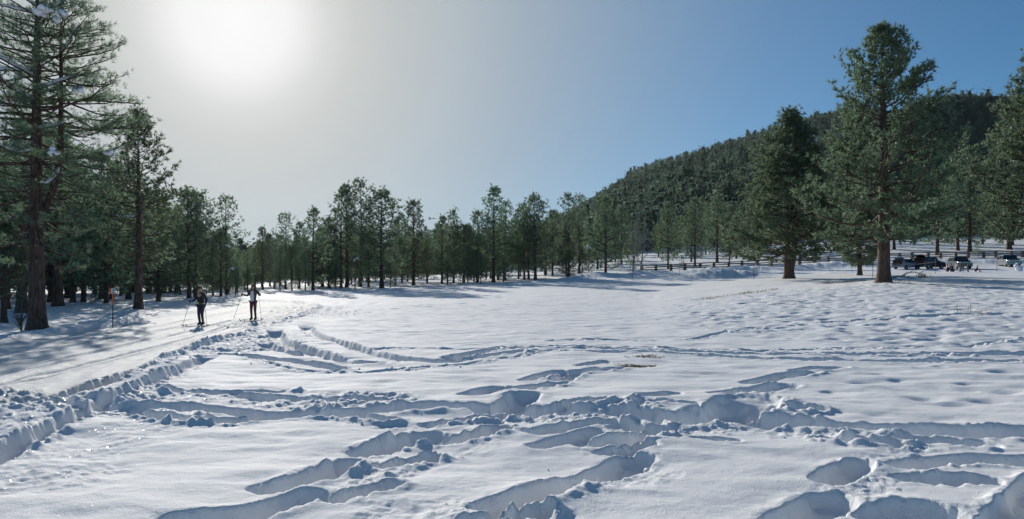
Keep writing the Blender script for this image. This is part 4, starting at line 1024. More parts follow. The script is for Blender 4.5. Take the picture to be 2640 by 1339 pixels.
# ------------------------------------------------------------------ cars
def car(name, label, cat, x, y, rz, paint, L, W, H, style='suv', open_tail=False, tail_lamps=True, rack=False, group='cars parked by the rail fence'):
    z = gz(x, y)
    o = empty(name, (x, y, z-.06), rz, label, cat, group)
    # side profile, nose at +x
    hood = .56*H; h0 = .30; R = L/2
    if style == 'pickup':
        prof = [(-R, .42), (-R, .60*H), (-R*.12, .60*H), (-R*.06, .97*H), (.26*L*.5, H), (.50*R, .64*H), (.92*R, .585*H), (R, .50*H), (R, .40), (R*.95, h0), (-R*.95, h0)]
    else:
        prof = [(-R, .45), (-R*.99, .60*H), (-R*.86, .93*H), (-R*.74, H), (.08*L, H), (.40*R, .63*H), (.90*R, .565*H), (R, .48*H), (R, .40), (R*.95, h0), (-R*.95, h0)]
    g = Geo(); n = len(prof)
    def sect(yy, sh):
        return [Vector((px, yy*(1-sh*max(0, (pz-.60*H)/(.4*H))*.16), pz)) for px, pz in prof]
    A = sect(-W/2, 1); B = sect(W/2, 1)
    g.poly(A+B, [tuple(range(n))]+[tuple(range(2*n-1, n-1, -1))]+[(i, i+n, (i+1) % n+n, (i+1) % n) for i in range(n)])
    body = g.build('body', paint, o, bevel=.06)
    # glasshouse: side windows as panes set 6 mm proud, pillars left between
    def side_y(pz): return W/2*(1-max(0, (pz-.60*H)/(.4*H))*.16)
    zb, zt = .655*H, .94*H
    if style == 'pickup': wins = [(-.10*R, .14*L*.5+.02, .16), (.16*L*.5+.05, .42*R, -.25)]
    else: wins = [(-.80*R, -.42*R, -.05), (-.38*R, .02*R, 0), (.06*R, .36*R, -.30)]
    for sd in (-1, 1):
        for xa, xb, lean in wins:
            g = Geo(); P = [(xa, side_y(zb)), (xb, side_y(zb)), (xb+(lean if lean < 0 else 0)*1.0, side_y(zt)), (xa+(.10 if lean < 0 and xa < -.5*R else 0), side_y(zt))]
            zz = [zb, zb, zt, zt]
            f = [Vector((p[0], sd*(p[1]+.006), q)) for p, q in zip(P, zz)]; b = [Vector((p[0], sd*(p[1]-.02), q)) for p, q in zip(P, zz)]
            g.poly(f+b, [(0, 1, 2, 3), (7, 6, 5, 4), (0, 4, 5, 1), (1, 5, 6, 2), (2, 6, 7, 3), (3, 7, 4, 0)])
            g.build('side_window', M_GLASS, o)
    def quad_on(pa, pb, wa, wb, name, m, off=.008, t0=.08, t1=.92):
        a = Vector((pa[0], 0, pa[1])); b = Vector((pb[0], 0, pb[1])); nrm = Vector((-(b-a).z, 0, (b-a).x)).normalized()
        if nrm.x*(1 if pa[0] > 0 else -1) < 0 and abs(nrm.x) > .01: nrm = -nrm
        p = a.lerp(b, t0)+nrm*off; q = a.lerp(b, t1)+nrm*off; g = Geo()
        F = [Vector((p.x, -wa, p.z)), Vector((p.x, wa, p.z)), Vector((q.x, wb, q.z)), Vector((q.x, -wb, q.z))]
        g.poly(F+[v-nrm*.03 for v in F], [(0, 1, 2, 3), (7, 6, 5, 4), (0, 4, 5, 1), (1, 5, 6, 2), (2, 6, 7, 3), (3, 7, 4, 0)])
        return g.build(name, m, o)
    i = 5 if style == 'pickup' else 5
    quad_on(prof[i], prof[i-1], W*.45, W*.39, 'windscreen', M_GLASS)
    # front: grille, lamps, bumper, plate
    g = Geo(); g.box((R+.012, 0, .47*H-.02), (.05, W*.52, .13*H)); gr = g.build('grille', M_BLACK, o)
    for q in range(3):
        g = Geo(); g.box((R+.04, 0, .44*H+q*.035*H), (.015, W*.50, .018)); g.build('grille_bar', M_CHROME, gr)
    for sd in (-1, 1):
        g = Geo(); g.box((R-.01, sd*W*.375, .485*H), (.07, W*.17, .10*H)); g.build('headlight', M_LAMP, o, bevel=.015)
    g = Geo(); g.box((R+.03, 0, .40), (.16, W*.94, .20)); g.build('front_bumper', M_CHROME if style == 'pickup' else paint, o, bevel=.03)
    g = Geo(); g.box((-R-.03, 0, .42), (.16, W*.94, .22)); g.build('rear_bumper', paint, o, bevel=.03)
    for sd in (-1, 1):
        g = Geo(); g.box((-R+.02, sd*W*.43, .55*H), (.12, .14, .17*H)); g.build('tail_light', M_TAIL, o, bevel=.01)
        g = Geo(); g.box((.36*R, sd*(W*.5+.09), .66*H), (.12, .18, .14)); g.build('mirror', paint, o, bevel=.02)
        for wx in (-.60*R, .62*R):
            rr = .2*H
            g = Geo(); c = Vector((wx, sd*(W/2-.11), rr)); P = [(0, -.11), (rr*.93, -.11), (rr, -.07), (rr, .07), (rr*.93, .11), (0, .11)]; m = 18
            for j in range(m):
                a0, a1 = 2*math.pi*j/m, 2*math.pi*(j+1)/m
                for (r0, y0), (r1, y1) in zip(P[:-1], P[1:]):
                    g.poly([c+Vector((r0*math.cos(a0), y0, r0*math.sin(a0))), c+Vector((r0*math.cos(a1), y0, r0*math.sin(a1))), c+Vector((r1*math.cos(a1), y1, r1*math.sin(a1))), c+Vector((r1*math.cos(a0), y1, r1*math.sin(a0)))], [(0, 1, 2, 3)])
            w = g.build('wheel', M_RUBBER, o, True)
            g = Geo()
            for j in range(6):
                a0 = 2*math.pi*j/6; g.box(c+Vector((rr*.33*math.cos(a0), sd*.12, rr*.33*math.sin(a0))), (.10, .02, .10))
            g.box(c+Vector((0, sd*.118, 0)), (rr*.9, .02, rr*.9)); g.build('rim', M_RIM, w)
            g = Geo()     # dark wheel arch
            ring = [Vector((wx+rr*1.18*math.cos(math.pi*j/10), sd*(W/2+.004), rr+rr*1.18*math.sin(math.pi*j/10))) for j in range(11)]
            g.poly(ring+[p-Vector((0, sd*.12, 0)) for p in ring], [tuple(range(11))]+[(j, j+1, j+12, j+11) for j in range(10)]); g.build('wheel_arch', M_BLACK, o)
    if rack:
        for sd in (-1, 1):
            g = Geo(); g.tube([(-.7*R, sd*W*.36, H), (-.68*R, sd*W*.36, H+.07), (.0, sd*W*.36, H+.08), (.06*L, sd*W*.36, H)], .02, 5); g.build('roof_rail', M_BLACK, o)
    if open_tail:     # the tailgate swung up, the dark load bay behind it
        g = Geo(); g.box((-R*.955, 0, .66*H), (.16, W*.80, .52*H)); g.build('load_bay', M_INT, o)
        g = Geo(); hx, hz = -R*.74, H
        a = Vector((hx, 0, hz)); b = a+Vector((-.80, 0, .26)); c = b+Vector((-.28, 0, -.06))
        for p, q, w0, w1 in ((a, b, .40, .42), (b, c, .42, .40)):
            F = [Vector((p.x, -W*w0, p.z)), Vector((p.x, W*w0, p.z)), Vector((q.x, W*w1, q.z)), Vector((q.x, -W*w1, q.z))]
            g.poly([v+Vector((0, 0, .05)) for v in F]+[v-Vector((0, 0, .04)) for v in F], [(0, 1, 2, 3), (7, 6, 5, 4), (0, 4, 5, 1), (1, 5, 6, 2), (2, 6, 7, 3), (3, 7, 4, 0)])
        tg = g.build('tailgate', paint, o)
        g = Geo(); F = [a.lerp(b, .15), a.lerp(b, .9)]
        g.box((F[0]+F[1])/2+Vector((0, 0, .055)), (.5, W*.66, .012)); g.build('rear_window', M_GLASS, tg)
        g = Geo()
        for q in range(4): g.box((-R*.97-.09, -W*.26+q*W*.17, .45*H+.12*(q % 2)), (.12, .26, .30+.1*(q % 3)), .2*q)
        g.build('load_bay_trim', M_BROWNJ, o)
    else:
        quad_on(prof[1], prof[2], W*.42, W*.40, 'rear_window', M_GLASS, t0=.12)
    return o
car('parked_car', 'silver hatchback tinted shade-blue, with raised tailgate and red tail lamp, beside the big trunk', 'car', at(2336, 104), 104, math.radians(28), M_PALECAR, 3.9, 1.75, 1.45, open_tail=True)
car('parked_car', 'dark blue wagon with its tailgate open, between the hatchback and the front-facing car', 'car', at(2396, 104), 104, math.radians(22), M_DARKCAR, 4.3, 1.85, 1.75, open_tail=True)
car('parked_car', 'dark grey car with a roof rack seen from the front, people sitting before it', 'car', at(2474, 104), 104, math.radians(-103), M_GREYCAR, 4.5, 1.85, 1.72, rack=True)
car('parked_truck', 'silver truck seen from the front near the right edge, dark windscreen', 'truck', at(2600, 108), 108, math.radians(-106), M_SILVER, 4.7, 1.9, 1.75, rack=False)

# ------------------------------------------------------------------ people
def glove(M, mat_, parent, side, curl=1.0):
    """palm, four unequal bent fingers and a thumb closed round a pole that runs along local z"""
    g = Geo(); g.ball((0, 0, 0), (.028, .045, .05), 8, 6)
    for k, (dz, l) in enumerate([(.033, .9), (.012, 1.0), (-.010, .94), (-.031, .75)]):
        P = []; r = .033
        for j in range(5):
            a = math.radians(-20+62*j*l*curl); P.append(Vector((.012+.034*math.sin(a)*1.1, -.026-.030*math.cos(a)*side*0-.026*math.cos(a)+.02, dz)))
        g.tube(P, [.0105, .0105, .010, .009, .007], 6)
    g.tube([Vector((-.01, .012, .035)), Vector((.015, .03, .042)), Vector((.04, .02, .036)), Vector((.05, -.005, .030))], [.013, .012, .011, .008], 6)
    me = g.mesh('hand', mat_, True); me.transform(M); ob = mobj('hand', me, parent); return ob
def person(label, x, y, rz, J, shirt, legs, skinm=M_SKIN, hair=M_HAIR, cap=None, long_hair=False, shades=False, scale=1.0, front=None, poles=None, skis=True, name='person', group=None, z=None, gloves=M_BLACK, beard=False):
    """J: joints in metres, y negative = forwards"""
    z = gz(x, y) if z is None else z
    o = empty(name, (x, y, z), rz, label, 'person', group); o.scale = (scale,)*3
    K = ['pelvis', 'waist', 'chest', 'neck', 'chin', 'head', 'crown', 'sl', 'el', 'wl', 'hl', 'sr', 'er', 'wr', 'hr', 'pl', 'kl', 'al', 'tl', 'pr', 'kr', 'ar', 'tr']
    V = [J[k] for k in K]; ix = {k: i for i, k in enumerate(K)}
    E = [(a, b) for a, b in [('pelvis', 'waist'), ('waist', 'chest'), ('chest', 'neck'), ('neck', 'chin'), ('chin', 'head'), ('head', 'crown'), ('chest', 'sl'), ('sl', 'el'), ('el', 'wl'), ('wl', 'hl'),
         ('chest', 'sr'), ('sr', 'er'), ('er', 'wr'), ('wr', 'hr'), ('pelvis', 'pl'), ('pl', 'kl'), ('kl', 'al'), ('al', 'tl'), ('pelvis', 'pr'), ('pr', 'kr'), ('kr', 'ar'), ('ar', 'tr')]]
    E = [(ix[a], ix[b]) for a, b in E]
    Rd = dict(pelvis=(.145, .10), waist=(.125, .085), chest=(.15, .085), neck=.05, chin=(.06, .065), head=(.078, .088), crown=(.06, .07), sl=.062, el=.042, wl=.027, hl=.03, sr=.062, er=.042, wr=.027, hr=.03,
              pl=.088, kl=.055, al=.036, tl=.03, pr=.088, kr=.055, ar=.036, tr=.03)
    skin('body', V, E, [Rd[k] for k in K], skinm, o)
    # jacket: torso and sleeves
    KT = ['pelvis', 'waist', 'chest', 'neck', 'sl', 'el', 'wl', 'sr', 'er', 'wr']; it = {k: i for i, k in enumerate(KT)}
    ET = [(it[a], it[b]) for a, b in [('pelvis', 'waist'), ('waist', 'chest'), ('chest', 'neck'), ('chest', 'sl'), ('sl', 'el'), ('el', 'wl'), ('chest', 'sr'), ('sr', 'er'), ('er', 'wr')]]
    RT = dict(pelvis=(.165, .125), waist=(.15, .11), chest=(.18, .125), neck=.066, sl=.08, el=.056, wl=.04, sr=.08, er=.056, wr=.04)
    top = skin('jacket', [Vector(J[k])-(Vector(J['neck'])-Vector(J['chest'])).normalized()*(.015 if k == 'neck' else 0) for k in KT], ET, [RT[k] for k in KT], shirt, o)
    KL = ['pelvis', 'pl', 'kl', 'al', 'pr', 'kr', 'ar']; il = {k: i for i, k in enumerate(KL)}
    EL = [(il[a], il[b]) for a, b in [('pelvis', 'pl'), ('pl', 'kl'), ('kl', 'al'), ('pelvis', 'pr'), ('pr', 'kr'), ('kr', 'ar')]]
    RL = dict(pelvis=(.155, .115), pl=.10, kl=.066, al=.047, pr=.10, kr=.066, ar=.047)
    skin('trousers', [J[k] for k in KL], EL, [RL[k] for k in KL], legs, o)
    for s, t in (('al', 'tl'), ('ar', 'tr')):
        a, b = Vector(J[s]), Vector(J[t]); d = (b-a).normalized()
        skin('boot', [a+Vector((0, 0, .10)), a-Vector((0, 0, .01)), b, a-d*.05-Vector((0, 0, .02))], [(0, 1), (1, 2), (1, 3)], [.058, .055, .042, .045], M_BLACK, o, root=1)
    hd = Vector(J['head']); f = (Vector(J['chin'])-Vector(J['neck'])); fw = Vector((0, -1, 0))
    g = Geo(); g.ball(hd+fw*.088+Vector((0, 0, -.02)), (.013, .022, .024), 6, 5); g.build('nose', skinm, o, True)
    g = Geo()
    for sx in (-1, 1): g.ball(hd+Vector((sx*.078, .005, -.01)), (.012, .022, .032), 6, 5)
    g.build('ears', skinm, o, True)
    g = Geo(); g.box(hd+fw*.083+Vector((0, 0, -.055)), (.045, .012, .010)); g.build('mouth', M_WINE, o)
    if shades:
        g = Geo(); g.box(hd+fw*.088+Vector((0, 0, .012)), (.14, .02, .038)); g.build('sunglasses', M_BLACK, o, bevel=.006)
    else:
        g = Geo()
        for sx in (-1, 1): g.ball(hd+fw*.080+Vector((sx*.03, 0, .012)), (.011, .008, .008), 6, 5)
        g.build('eyes', M_BLACK, o, True)
    # hair or cap follows the skull
    g = Geo(); m = cap or hair; c = hd+Vector((0, .012, .035)); R = (.092, .104, .092 if not cap else .10)
    nu, nv = 12, 6; P = []; F = []
    for j in range(nv+1):
        ph = (math.pi*.56)*j/nv
        for i in range(nu):
            th = 2*math.pi*i/nu; cut = 1.0 if math.sin(th) > -.3 else .80
            P.append(c+Vector((R[0]*math.sin(ph*cut)*math.cos(th), R[1]*math.sin(ph*cut)*math.sin(th), R[2]*math.cos(ph*cut))))
    for j in range(nv):
        for i in range(nu): F.append((j*nu+i, (j+1)*nu+i, (j+1)*nu+(i+1) % nu, j*nu+(i+1) % nu))
    g.poly(P, F)
    if long_hair:
        for sx in (-1, 0, 1):
            g.tube([hd+Vector((sx*.065, .045 if sx == 0 else .02, .04)), hd+Vector((sx*.088, .05, -.06)), hd+Vector((sx*.10, .045 if sx == 0 else -.01, -.19)), hd+Vector((sx*.095, .05 if sx == 0 else -.06, -.30))], [.045, .045, .04, .015], 8)
    if cap and not long_hair: g.box(c+Vector((0, -.10, -.005)), (.11, .07, .014))
    g.build('cap' if cap else 'hair', m, o, True)
    if front:
        n, w, z0, z1, m2 = front; ch = Vector(J['chest']); g = Geo(); yb = -.137
        P = [Vector((-w*.7, yb+.01, z1)), Vector((w*.7, yb+.01, z1)), Vector((w, yb-.005, (z0+z1)/2)), Vector((w*.9, yb-.012, z0)), Vector((-w*.9, yb-.012, z0)), Vector((-w, yb-.005, (z0+z1)/2))]
        g.poly(P+[p+Vector((0, .06, 0)) for p in P], [(5, 4, 3, 2, 1, 0)]+[(i, (i+1) % 6, (i+1) % 6+6, i+6) for i in range(6)]); g.build(n, m2, o)
    for s in ('l', 'r'):
        wv, hv = Vector(J['w'+s]), Vector(J['h'+s]); M = Matrix.Translation(hv)
        glove(M, gloves, o, 1 if s == 'l' else -1)
    M = Matrix.Translation((x, y, z)) @ Matrix.Rotation(rz, 4, 'Z') @ Matrix.Scale(scale, 4)
    if skis:
        for s in ('l', 'r'):
            a = Vector(J['a'+s]); g = Geo(); n = 14
            for i in range(n):
                t0, t1 = i/n, (i+1)/n
                def q(t):
                    yy = .70-1.85*t; zz = .012+(.11*((t-.88)/.12)**2 if t > .88 else 0)+(.02*((.06-t)/.06) if t < .06 else 0); w = .026+.006*abs(t-.5)-(.012*((t-.9)/.1) if t > .9 else 0)
                    return yy, zz, w
                (ya, za, wa), (yb2, zb2, wb) = q(t0), q(t1)
                P = [(-wa, ya, za), (wa, ya, za), (wb, yb2, zb2), (-wb, yb2, zb2)]
                g.poly([Vector(p)+Vector((a.x, 0, 0)) for p in P]+[Vector(p)+Vector((a.x, 0, -.018)) for p in P], [(0, 1, 2, 3), (7, 6, 5, 4), (0, 4, 5, 1), (1, 5, 6, 2), (2, 6, 7, 3), (3, 7, 4, 0)])
            k = g.build('ski', M_NAVY, None); k.matrix_world = M; k.matrix_basis = M
            tag(k, ('left' if a.x > 0 else 'right')+' cross-country ski under the feet of '+('the skier in black' if 'black' in label else 'the long-haired skier'), 'ski', 'skis worn by the two skiers')
    if poles:
        for s, tip in poles:
            h = Vector(J['h'+s]); t = Vector(tip); d = (h-t).normalized(); g = Geo()
            g.tube([t, t.lerp(h, .5), h+d*.06], [.006, .0085, .0085], 6)
            k = g.build('ski_pole', M_STEEL, None); k.matrix_basis = M
            tag(k, 'thin ski pole '+('planted' if s == 'r' else 'held')+' in the '+('right' if s == 'r' else 'left')+' hand of '+('the skier in black' if 'black' in label else 'the long-haired skier'), 'ski pole', 'poles of the two skiers')
            g = Geo(); g.tube([h-d*.07, h+d*.07], .016, 7); g.build('grip', M_BLACK, k)
            g = Geo(); g.tube([t+d*.05, t+d*.065, t+d*.085], [.012, .042, .012], 8); g.build('basket', M_BLACK, k)
    return o
# joints: +x is the figure's own left (it faces -y)
JA = dict(pelvis=(0, 0, .93), waist=(0, -.02, 1.07), chest=(0, -.05, 1.30), neck=(0, -.06, 1.46), chin=(0, -.085, 1.545), head=(0, -.09, 1.62), crown=(0, -.085, 1.69),
          sl=(.17, -.05, 1.40), el=(.27, .03, 1.15), wl=(.32, -.12, .94), hl=(.33, -.18, .88), sr=(-.17, -.05, 1.40), er=(-.29, -.0, 1.16), wr=(-.33, -.22, 1.06), hr=(-.34, -.29, 1.07),
          pl=(.09, 0, .88), kl=(.10, -.06, .49), al=(.10, .02, .09), tl=(.10, -.17, .045), pr=(-.09, 0, .88), kr=(-.09, -.03, .49), ar=(-.09, .06, .09), tr=(-.09, -.13, .045))
xa, ya = G(518, 835)
sk1 = person('skier in black top and cap leaning slightly forward on the groomed trail', xa, ya, math.radians(-14), JA, M_DKFAB, M_NAVY, cap=M_BLACK, shades=True,
             poles=[('l', (.50, -.25, .0)), ('r', (-.36, -.75, .0))], scale=1.02)
g = Geo(); g.ball((-.05, -.135, 1.0), (.045, .02, .05), 8, 6); g.build('yellow_badge', M_YEL, sk1, True)
JB = dict(pelvis=(0, 0, .94), waist=(0, 0, 1.08), chest=(0, 0, 1.31), neck=(0, -.01, 1.47), chin=(0, -.03, 1.56), head=(0, -.03, 1.635), crown=(0, -.025, 1.70),
          sl=(.17, 0, 1.41), el=(.33, .06, 1.22), wl=(.36, -.14, 1.26), hl=(.37, -.20, 1.27), sr=(-.17, 0, 1.41), er=(-.31, .05, 1.20), wr=(-.44, -.16, 1.25), hr=(-.48, -.21, 1.27),
          pl=(.09, 0, .89), kl=(.10, -.02, .50), al=(.11, .03, .09), tl=(.12, -.16, .045), pr=(-.09, 0, .89), kr=(-.09, -.03, .50), ar=(-.10, .03, .09), tr=(-.11, -.16, .045))
xb, yb = G(653, 824)
person('long-haired skier in open dark jacket over a white shirt, arms raised on poles', xb, yb, math.radians(-8), JB, M_BROWNJ, M_WINE, long_hair=True, shades=True,
       front=('shirt', .085, .93, 1.42, M_SHIRT), poles=[('l', (.60, -.35, 0)), ('r', (-.80, -.35, .12))], scale=1.05)
def seated(kneel=False, lean=0.0):
    return dict(pelvis=(0, 0, .22), waist=(0, -.02-lean*.3, .36), chest=(0, -.05-lean*.8, .57), neck=(0, -.07-lean, .72), chin=(0, -.10-lean, .79), head=(0, -.105-lean, .86), crown=(0, -.10-lean, .93),
          sl=(.17, -.06-lean, .66), el=(.24, -.17-lean, .43), wl=(.16, -.36-lean, .40), hl=(.13, -.42-lean, .40), sr=(-.17, -.06-lean, .66), er=(-.24, -.17-lean, .43), wr=(-.16, -.36-lean, .40), hr=(-.13, -.42-lean, .40),
          pl=(.10, -.05, .20), kl=(.16, -.42, .42), al=(.15, -.62, .10), tl=(.16, -.80, .06), pr=(-.10, -.05, .20), kr=(-.16, -.42, .42), ar=(-.15, -.62, .10), tr=(-.16, -.80, .06))
def standing(lean=0.0):
    return dict(pelvis=(0, 0, .93), waist=(0, -.02-lean*.2, 1.07), chest=(0, -.03-lean*.6, 1.30-lean*.2), neck=(0, -.04-lean, 1.45-lean*.4), chin=(0, -.06-lean*1.15, 1.53-lean*.5), head=(0, -.065-lean*1.25, 1.60-lean*.5), crown=(0, -.06-lean*1.3, 1.67-lean*.5),
          sl=(.17, -.03-lean*.8, 1.40-lean*.35), el=(.22, -.05-lean, 1.12-lean*.3), wl=(.20, -.18-lean, .90-lean*.2), hl=(.19, -.22-lean, .83-lean*.2), sr=(-.17, -.03-lean*.8, 1.40-lean*.35), er=(-.22, -.05-lean, 1.12-lean*.3), wr=(-.20, -.18-lean, .90-lean*.2), hr=(-.19, -.22-lean, .83-lean*.2),
          pl=(.09, 0, .88), kl=(.10, -.03, .49), al=(.10, .03, .09), tl=(.11, -.15, .045), pr=(-.09, 0, .88), kr=(-.09, -.03, .49), ar=(-.10, .03, .09), tr=(-.11, -.15, .045))
GP = 'people by the parked cars'
person('person in dark red sitting in the snow, farthest left of the group by the cars', at(2441, 93), 93, math.radians(75), seated(), M_WINE, M_NAVY, cap=M_RED, skis=False, group=GP)
person('person dressed in black bending over, next to the seated one in dark red', at(2456, 93.5), 93.5, math.radians(-60), seated(lean=.16), M_DKFAB, M_DKFAB, skis=False, group=GP, scale=1.1)
person('dark-haired person in a pale jacket sitting in the middle of the group', at(2476, 93), 93, math.radians(-20), seated(lean=.05), M_PALEJ, M_PALEJ, skis=False, group=GP, long_hair=True, scale=1.05)
person('small child standing in dark red clothes right of the seated group', at(2496, 93.5), 93.5, math.radians(-70), standing(), M_WINE, M_WINE, skis=False, group=GP, scale=.60)
person('person in dark purple crouching alone in the snow, farthest right of the group', at(2514, 93), 93, math.radians(60), seated(lean=.2), M_NAVY, M_WINE, skis=False, group=GP, scale=.85, cap=M_BLACK)

# ------------------------------------------------------------------ snowman at the right edge
x, y = at(2624, 95), 95.0; z = gz(x, y)
o = empty('snowman', (x, y, z), 0, 'squat lumpy snowman leaning at the right edge below the silver truck', 'snowman', None, .78)
rg_ = random.Random(3)
g = Geo(); g.ball((.25, 0, .42), (.62, .5, .5), 14, 10, rg_, .05); g.build('body', M_CLUMP, o, True)
g = Geo(); g.ball((-.28, -.05, .78), (.34, .33, .36), 12, 9, rg_, .05); g.build('head', M_CLUMP, o, True)
g = Geo(); g.ball((-.12, 0, 1.2), (.2, .2, .18), 10, 7, rg_, .06); g.build('top_lump', M_CLUMP, o, True)
g = Geo(); g.tube([(-.35, -.36, .80), (-.42, -.52, .78)], [.03, .01], 6); g.build('nose', M_ORANGE, o)

# ------------------------------------------------------------------ dry grass, fallen wood, litter
def grass_clump(x, y, w, h, n, label, seed, m=M_STRAW, name='grass_clump'):
    rng = random.Random(seed); g = Geo(); z = gz(x, y)
    pos = [(rng.gauss(0, w*.4), rng.gauss(0, w*.2)) for _ in range(n)]; zz = ground_z([x+p[0] for p in pos], [y+p[1] for p in pos])
    for (px, py), pz in zip(pos, zz):
        a = rng.uniform(0, 6.28); l = h*rng.uniform(.5, 1.1); b = rng.uniform(.1, .7)*l
        d = Vector((math.cos(a)*b, math.sin(a)*b, l)); wv = Vector((-math.sin(a), math.cos(a), 0))*.011
        p = Vector((px, py, pz-z-.03)); q = p+d*.6+Vector((0, 0, .1*l)); e = p+d
        g.poly([p-wv, p+wv, q+wv*.8, q-wv*.8, e], [(0, 1, 2, 3), (3, 2, 4)])
    o = g.build(name, m); o.location = (x, y, z); tag(o, label, 'dry grass', 'dry grass on the rise' if name == 'grass_clump' else None, None)
    return o
GG = [(1798, 774, 'lowest of the dry grass clumps, at the near end of the rise'), (1830, 771, 'faint second clump of dry grass up the rise'), (1857, 766, 'dry grass clump third from the near end of the rise'),
      (1896, 761, 'thin strip of dry grass halfway along the rise'), (1915, 758, 'small dry grass clump just left of the largest green one'), (1950, 755, 'thick low greenish grass clump, the largest on the rise'), (1992, 748, 'sparse grass tips right of the largest clump on the rise'),
      (2135, 731, 'grass clump starting the strip towards the tallest right hand pine'), (2165, 729, 'grass clump in the middle of the strip leading to the tallest pine'), (2200, 727, 'grass clump nearest to the tallest pine on its left'), (2235, 724, 'dry grass at the left foot of the tallest right hand pine')]
for i, (u, v, lab) in enumerate(GG):
    x, y = G(u, v); grass_clump(x, y, 1.6 if u in (1950, 2200, 2165, 2235) else .9, .26 if u == 1950 else .2, 110 if u in (1950, 2165, 2200) else 55, lab, i)
grass_clump(at(2315, 57), 57, 2.0, .25, 90, 'dry grass and needles at the right foot of the tallest right hand pine', 31)
for i, (u, v, lab) in enumerate([(2536, 812, 'tall dry stalks beside the foot track on the far right'), (2487, 806, 'a few thin dry stalks left of the taller ones by the foot track')]):
    x, y = G(u, v); o = grass_clump(x, y, .6, .38, 12, lab, 50+i, name='dry_stalks'); o['kind'] = 'stuff'; del o['category']
def fallen_branch(x, y, L, rz, label, seed, arch=.35):
    rng = random.Random(seed); z = gz(x, y); o = empty('fallen_branch', (x, y, z), rz, label, 'branch', 'fallen boughs under the tallest right hand pine')
    g = Geo(); P = [Vector((L*(t-.5), .15*math.sin(5*t), .06+arch*math.sin(t*math.pi)*L*.3)) for t in [i/7 for i in range(8)]]
    g.tube(P, [.06*(1-.7*i/7) for i in range(8)], 6); g.build('bough', M_TWIG, o, True); g = Geo()
    for _ in range(26):
        i = rng.randint(1, 7); p = P[i]; d = Vector((rng.uniform(-.3, 1), rng.uniform(-1, 1), rng.uniform(-.1, .9)))*rng.uniform(.25, .8)*L*.3; g.tube([p, p+d*.6, p+d+Vector((0, 0, -.05))], [.02, .014, .006], 4, False)
    g.build('twigs', M_TWIG, o)
x, y = at(2355, 72), 72; fallen_branch(x, y, 2.8, .2, 'long arched fallen bough right of the tallest right hand pine', 1, .6)
x, y = at(2318, 66), 66; fallen_branch(x, y, 1.9, -.4, 'short fallen twiggy bough close to the foot of the tallest right hand pine', 2, .3)
x, y = at(2378, 72), 72; grass_clump(x, y, .8, .55, 120, 'small brown round tangle of dead brush beside the arched bough', 71, M_TWIG, 'brush_clump')
for i, (u, v, r, lab) in enumerate([(1640, 944, .2, 'red-brown patch of pine litter lying on the snow in mid foreground'), (1668, 921, .2, 'faint brown patch of litter just above the red-brown one')]):
    x, y = G(u, v); rng = random.Random(90+i); g = Geo(); z = gz(x, y)
    pos = [(rng.gauss(0, r), rng.gauss(0, r*.6)) for _ in range(130 if i == 0 else 50)]; zz = ground_z([x+p[0] for p in pos], [y+p[1] for p in pos])
    for (px, py), pz in zip(pos, zz):
        p = Vector((px, py, pz-z+.012)); a = rng.uniform(0, 6.28); d = Vector((math.cos(a), math.sin(a), rng.uniform(-.05, .3)))*rng.uniform(.04, .12)
        g.tube([p, p+d], [.008, .004], 3, False)
    o = g.build('pine_litter', mat('litter_%d' % i, (.20, .125, .08), .9)); o.location = (x, y, z); tag(o, lab, 'pine litter')
# low bare shrub at far left
x, y = at(55, 27.5), 27.5; rng = random.Random(6); z = gz(x, y); g = Geo()
for _ in range(30):
    a = rng.uniform(0, 6.28); h = rng.uniform(.4, 1.0); p = Vector((0, 0, -.05+rng.uniform(0, .5))); d = Vector((math.cos(a)*.35, math.sin(a)*.35, h*.6)); g.tube([p, p+d*.5+Vector((0, 0, .05)), p+d], [.014, .009, .004], 4, False)
g.tube([(0, 0, -.1), (.03, 0, .5), (0, 0, 1.1)], [.03, .022, .008], 5)
o = g.build('bare_shrub', M_TWIG); o.location = (x, y, z); tag(o, 'spindly leafless shrub on the snow left of the largest left trunk', 'shrub')
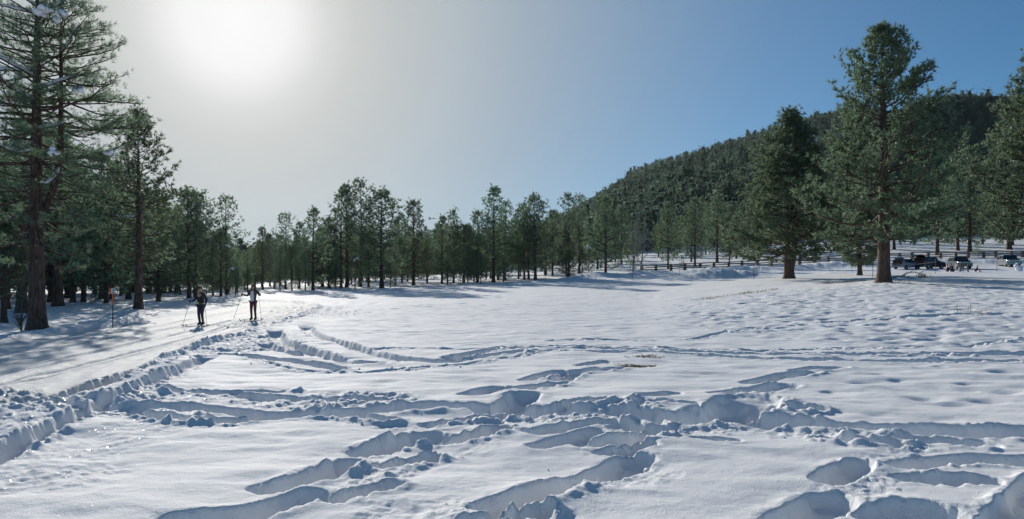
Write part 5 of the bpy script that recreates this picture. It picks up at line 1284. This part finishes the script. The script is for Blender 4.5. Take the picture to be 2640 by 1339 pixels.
# loose snow chunks thrown out of the tracks
cr = random.Random(12); g = Geo(); rngc = random.Random(8)
chunk = []
for k in range(3):
    g = Geo(); g.ball((0, 0, 0), (1, .85, .7), 8, 6, rngc, .16); chunk.append(g.mesh('snow_chunk', M_CLUMP, True))
LINES = [[(640, 845), (480, 920), (300, 985), (120, 1020)], [(400, 1050), (700, 1075), (1000, 1080), (1290, 1075)], [(1340, 1080), (1640, 1110), (1850, 1100), (1960, 1060)],
         [(720, 1320), (940, 1240), (1120, 1160), (1300, 1090)], [(700, 935), (900, 955), (1150, 940)], [(1300, 1320), (1500, 1255), (1640, 1195)], [(2050, 1125), (2250, 1140), (2500, 1120)], [(100, 1100), (250, 1060)]]
SOLO = {(1152, 922): ('round snowball-like lump lying alone beside the curving ruts', .075), (1672, 1190): ('small pointed snow lump on smooth snow right of the long boot hole', .05)}
for (u, v), (lab, r) in SOLO.items():
    x, y = G(u, v); o = mobj('snow_chunk', chunk[0]); o.location = (x, y, gz(x, y)+r*.5); o.scale = (r, r, r); tag(o, lab, 'snow lump')
allv, allf = [], []
for ln in LINES:
    P = line_of(ln)
    seg = np.linalg.norm(np.diff(P, axis=0), axis=1); n = int(seg.sum()*5)
    for _ in range(n):
        i = cr.randrange(len(P)-1); t = cr.random(); q = P[i]*(1-t)+P[i+1]*t; x = q[0]+cr.gauss(0, .32); y = q[1]+cr.gauss(0, .32); r = .008+.026*cr.random()**3
        allv.append((x, y, r, cr.uniform(0, 6.28), cr.randrange(3)))
XY = np.array([(a[0], a[1]) for a in allv]); ZZ = ground_z(XY[:, 0], XY[:, 1]); VV = []; FF = []; nb = 0
for (x, y, r, a, k), z in zip(allv, ZZ):
    me = chunk[k]; M = Matrix.Translation((x, y, z+r*.3)) @ Matrix.Rotation(a, 4, 'Z') @ Matrix.Scale(r, 4)
    VV += [tuple(M @ v.co) for v in me.vertices]; FF += [tuple(i+nb for i in p.vertices) for p in me.polygons]; nb += len(me.vertices)
me = bpy.data.meshes.new('snow_crumbs'); me.from_pydata(VV, [], FF); me.materials.append(M_CLUMP); me.polygons.foreach_set('use_smooth', np.ones(len(me.polygons), bool))
tag(mobj('snow_crumbs', me), 'loose crumbs of snow scattered beside the ruts and boot holes', kind='stuff')
HAZE_DENSITY = .00002
# ------------------------------------------------------------------ thin haze in the air
def haze():
    g = Geo(); g.box((0, 0, 165), (5600, 5600, 350)); me = g.mesh('haze', M_SNOW); me.materials.clear()
    m = bpy.data.materials.new('thin_air'); m.use_nodes = True; nt = m.node_tree; nt.nodes.remove(nt.nodes['Principled BSDF'])
    v = nt.nodes.new('ShaderNodeVolumePrincipled'); v.inputs['Color'].default_value = (.92, .96, 1, 1); v.inputs['Density'].default_value = HAZE_DENSITY
    v.inputs['Anisotropy'].default_value = .55
    nt.links.new(v.outputs[0], nt.nodes['Material Output'].inputs['Volume']); me.materials.append(m)
    tag(mobj('haze', me), 'thin bright haze in the air over the meadow and hill', kind='stuff')
haze()
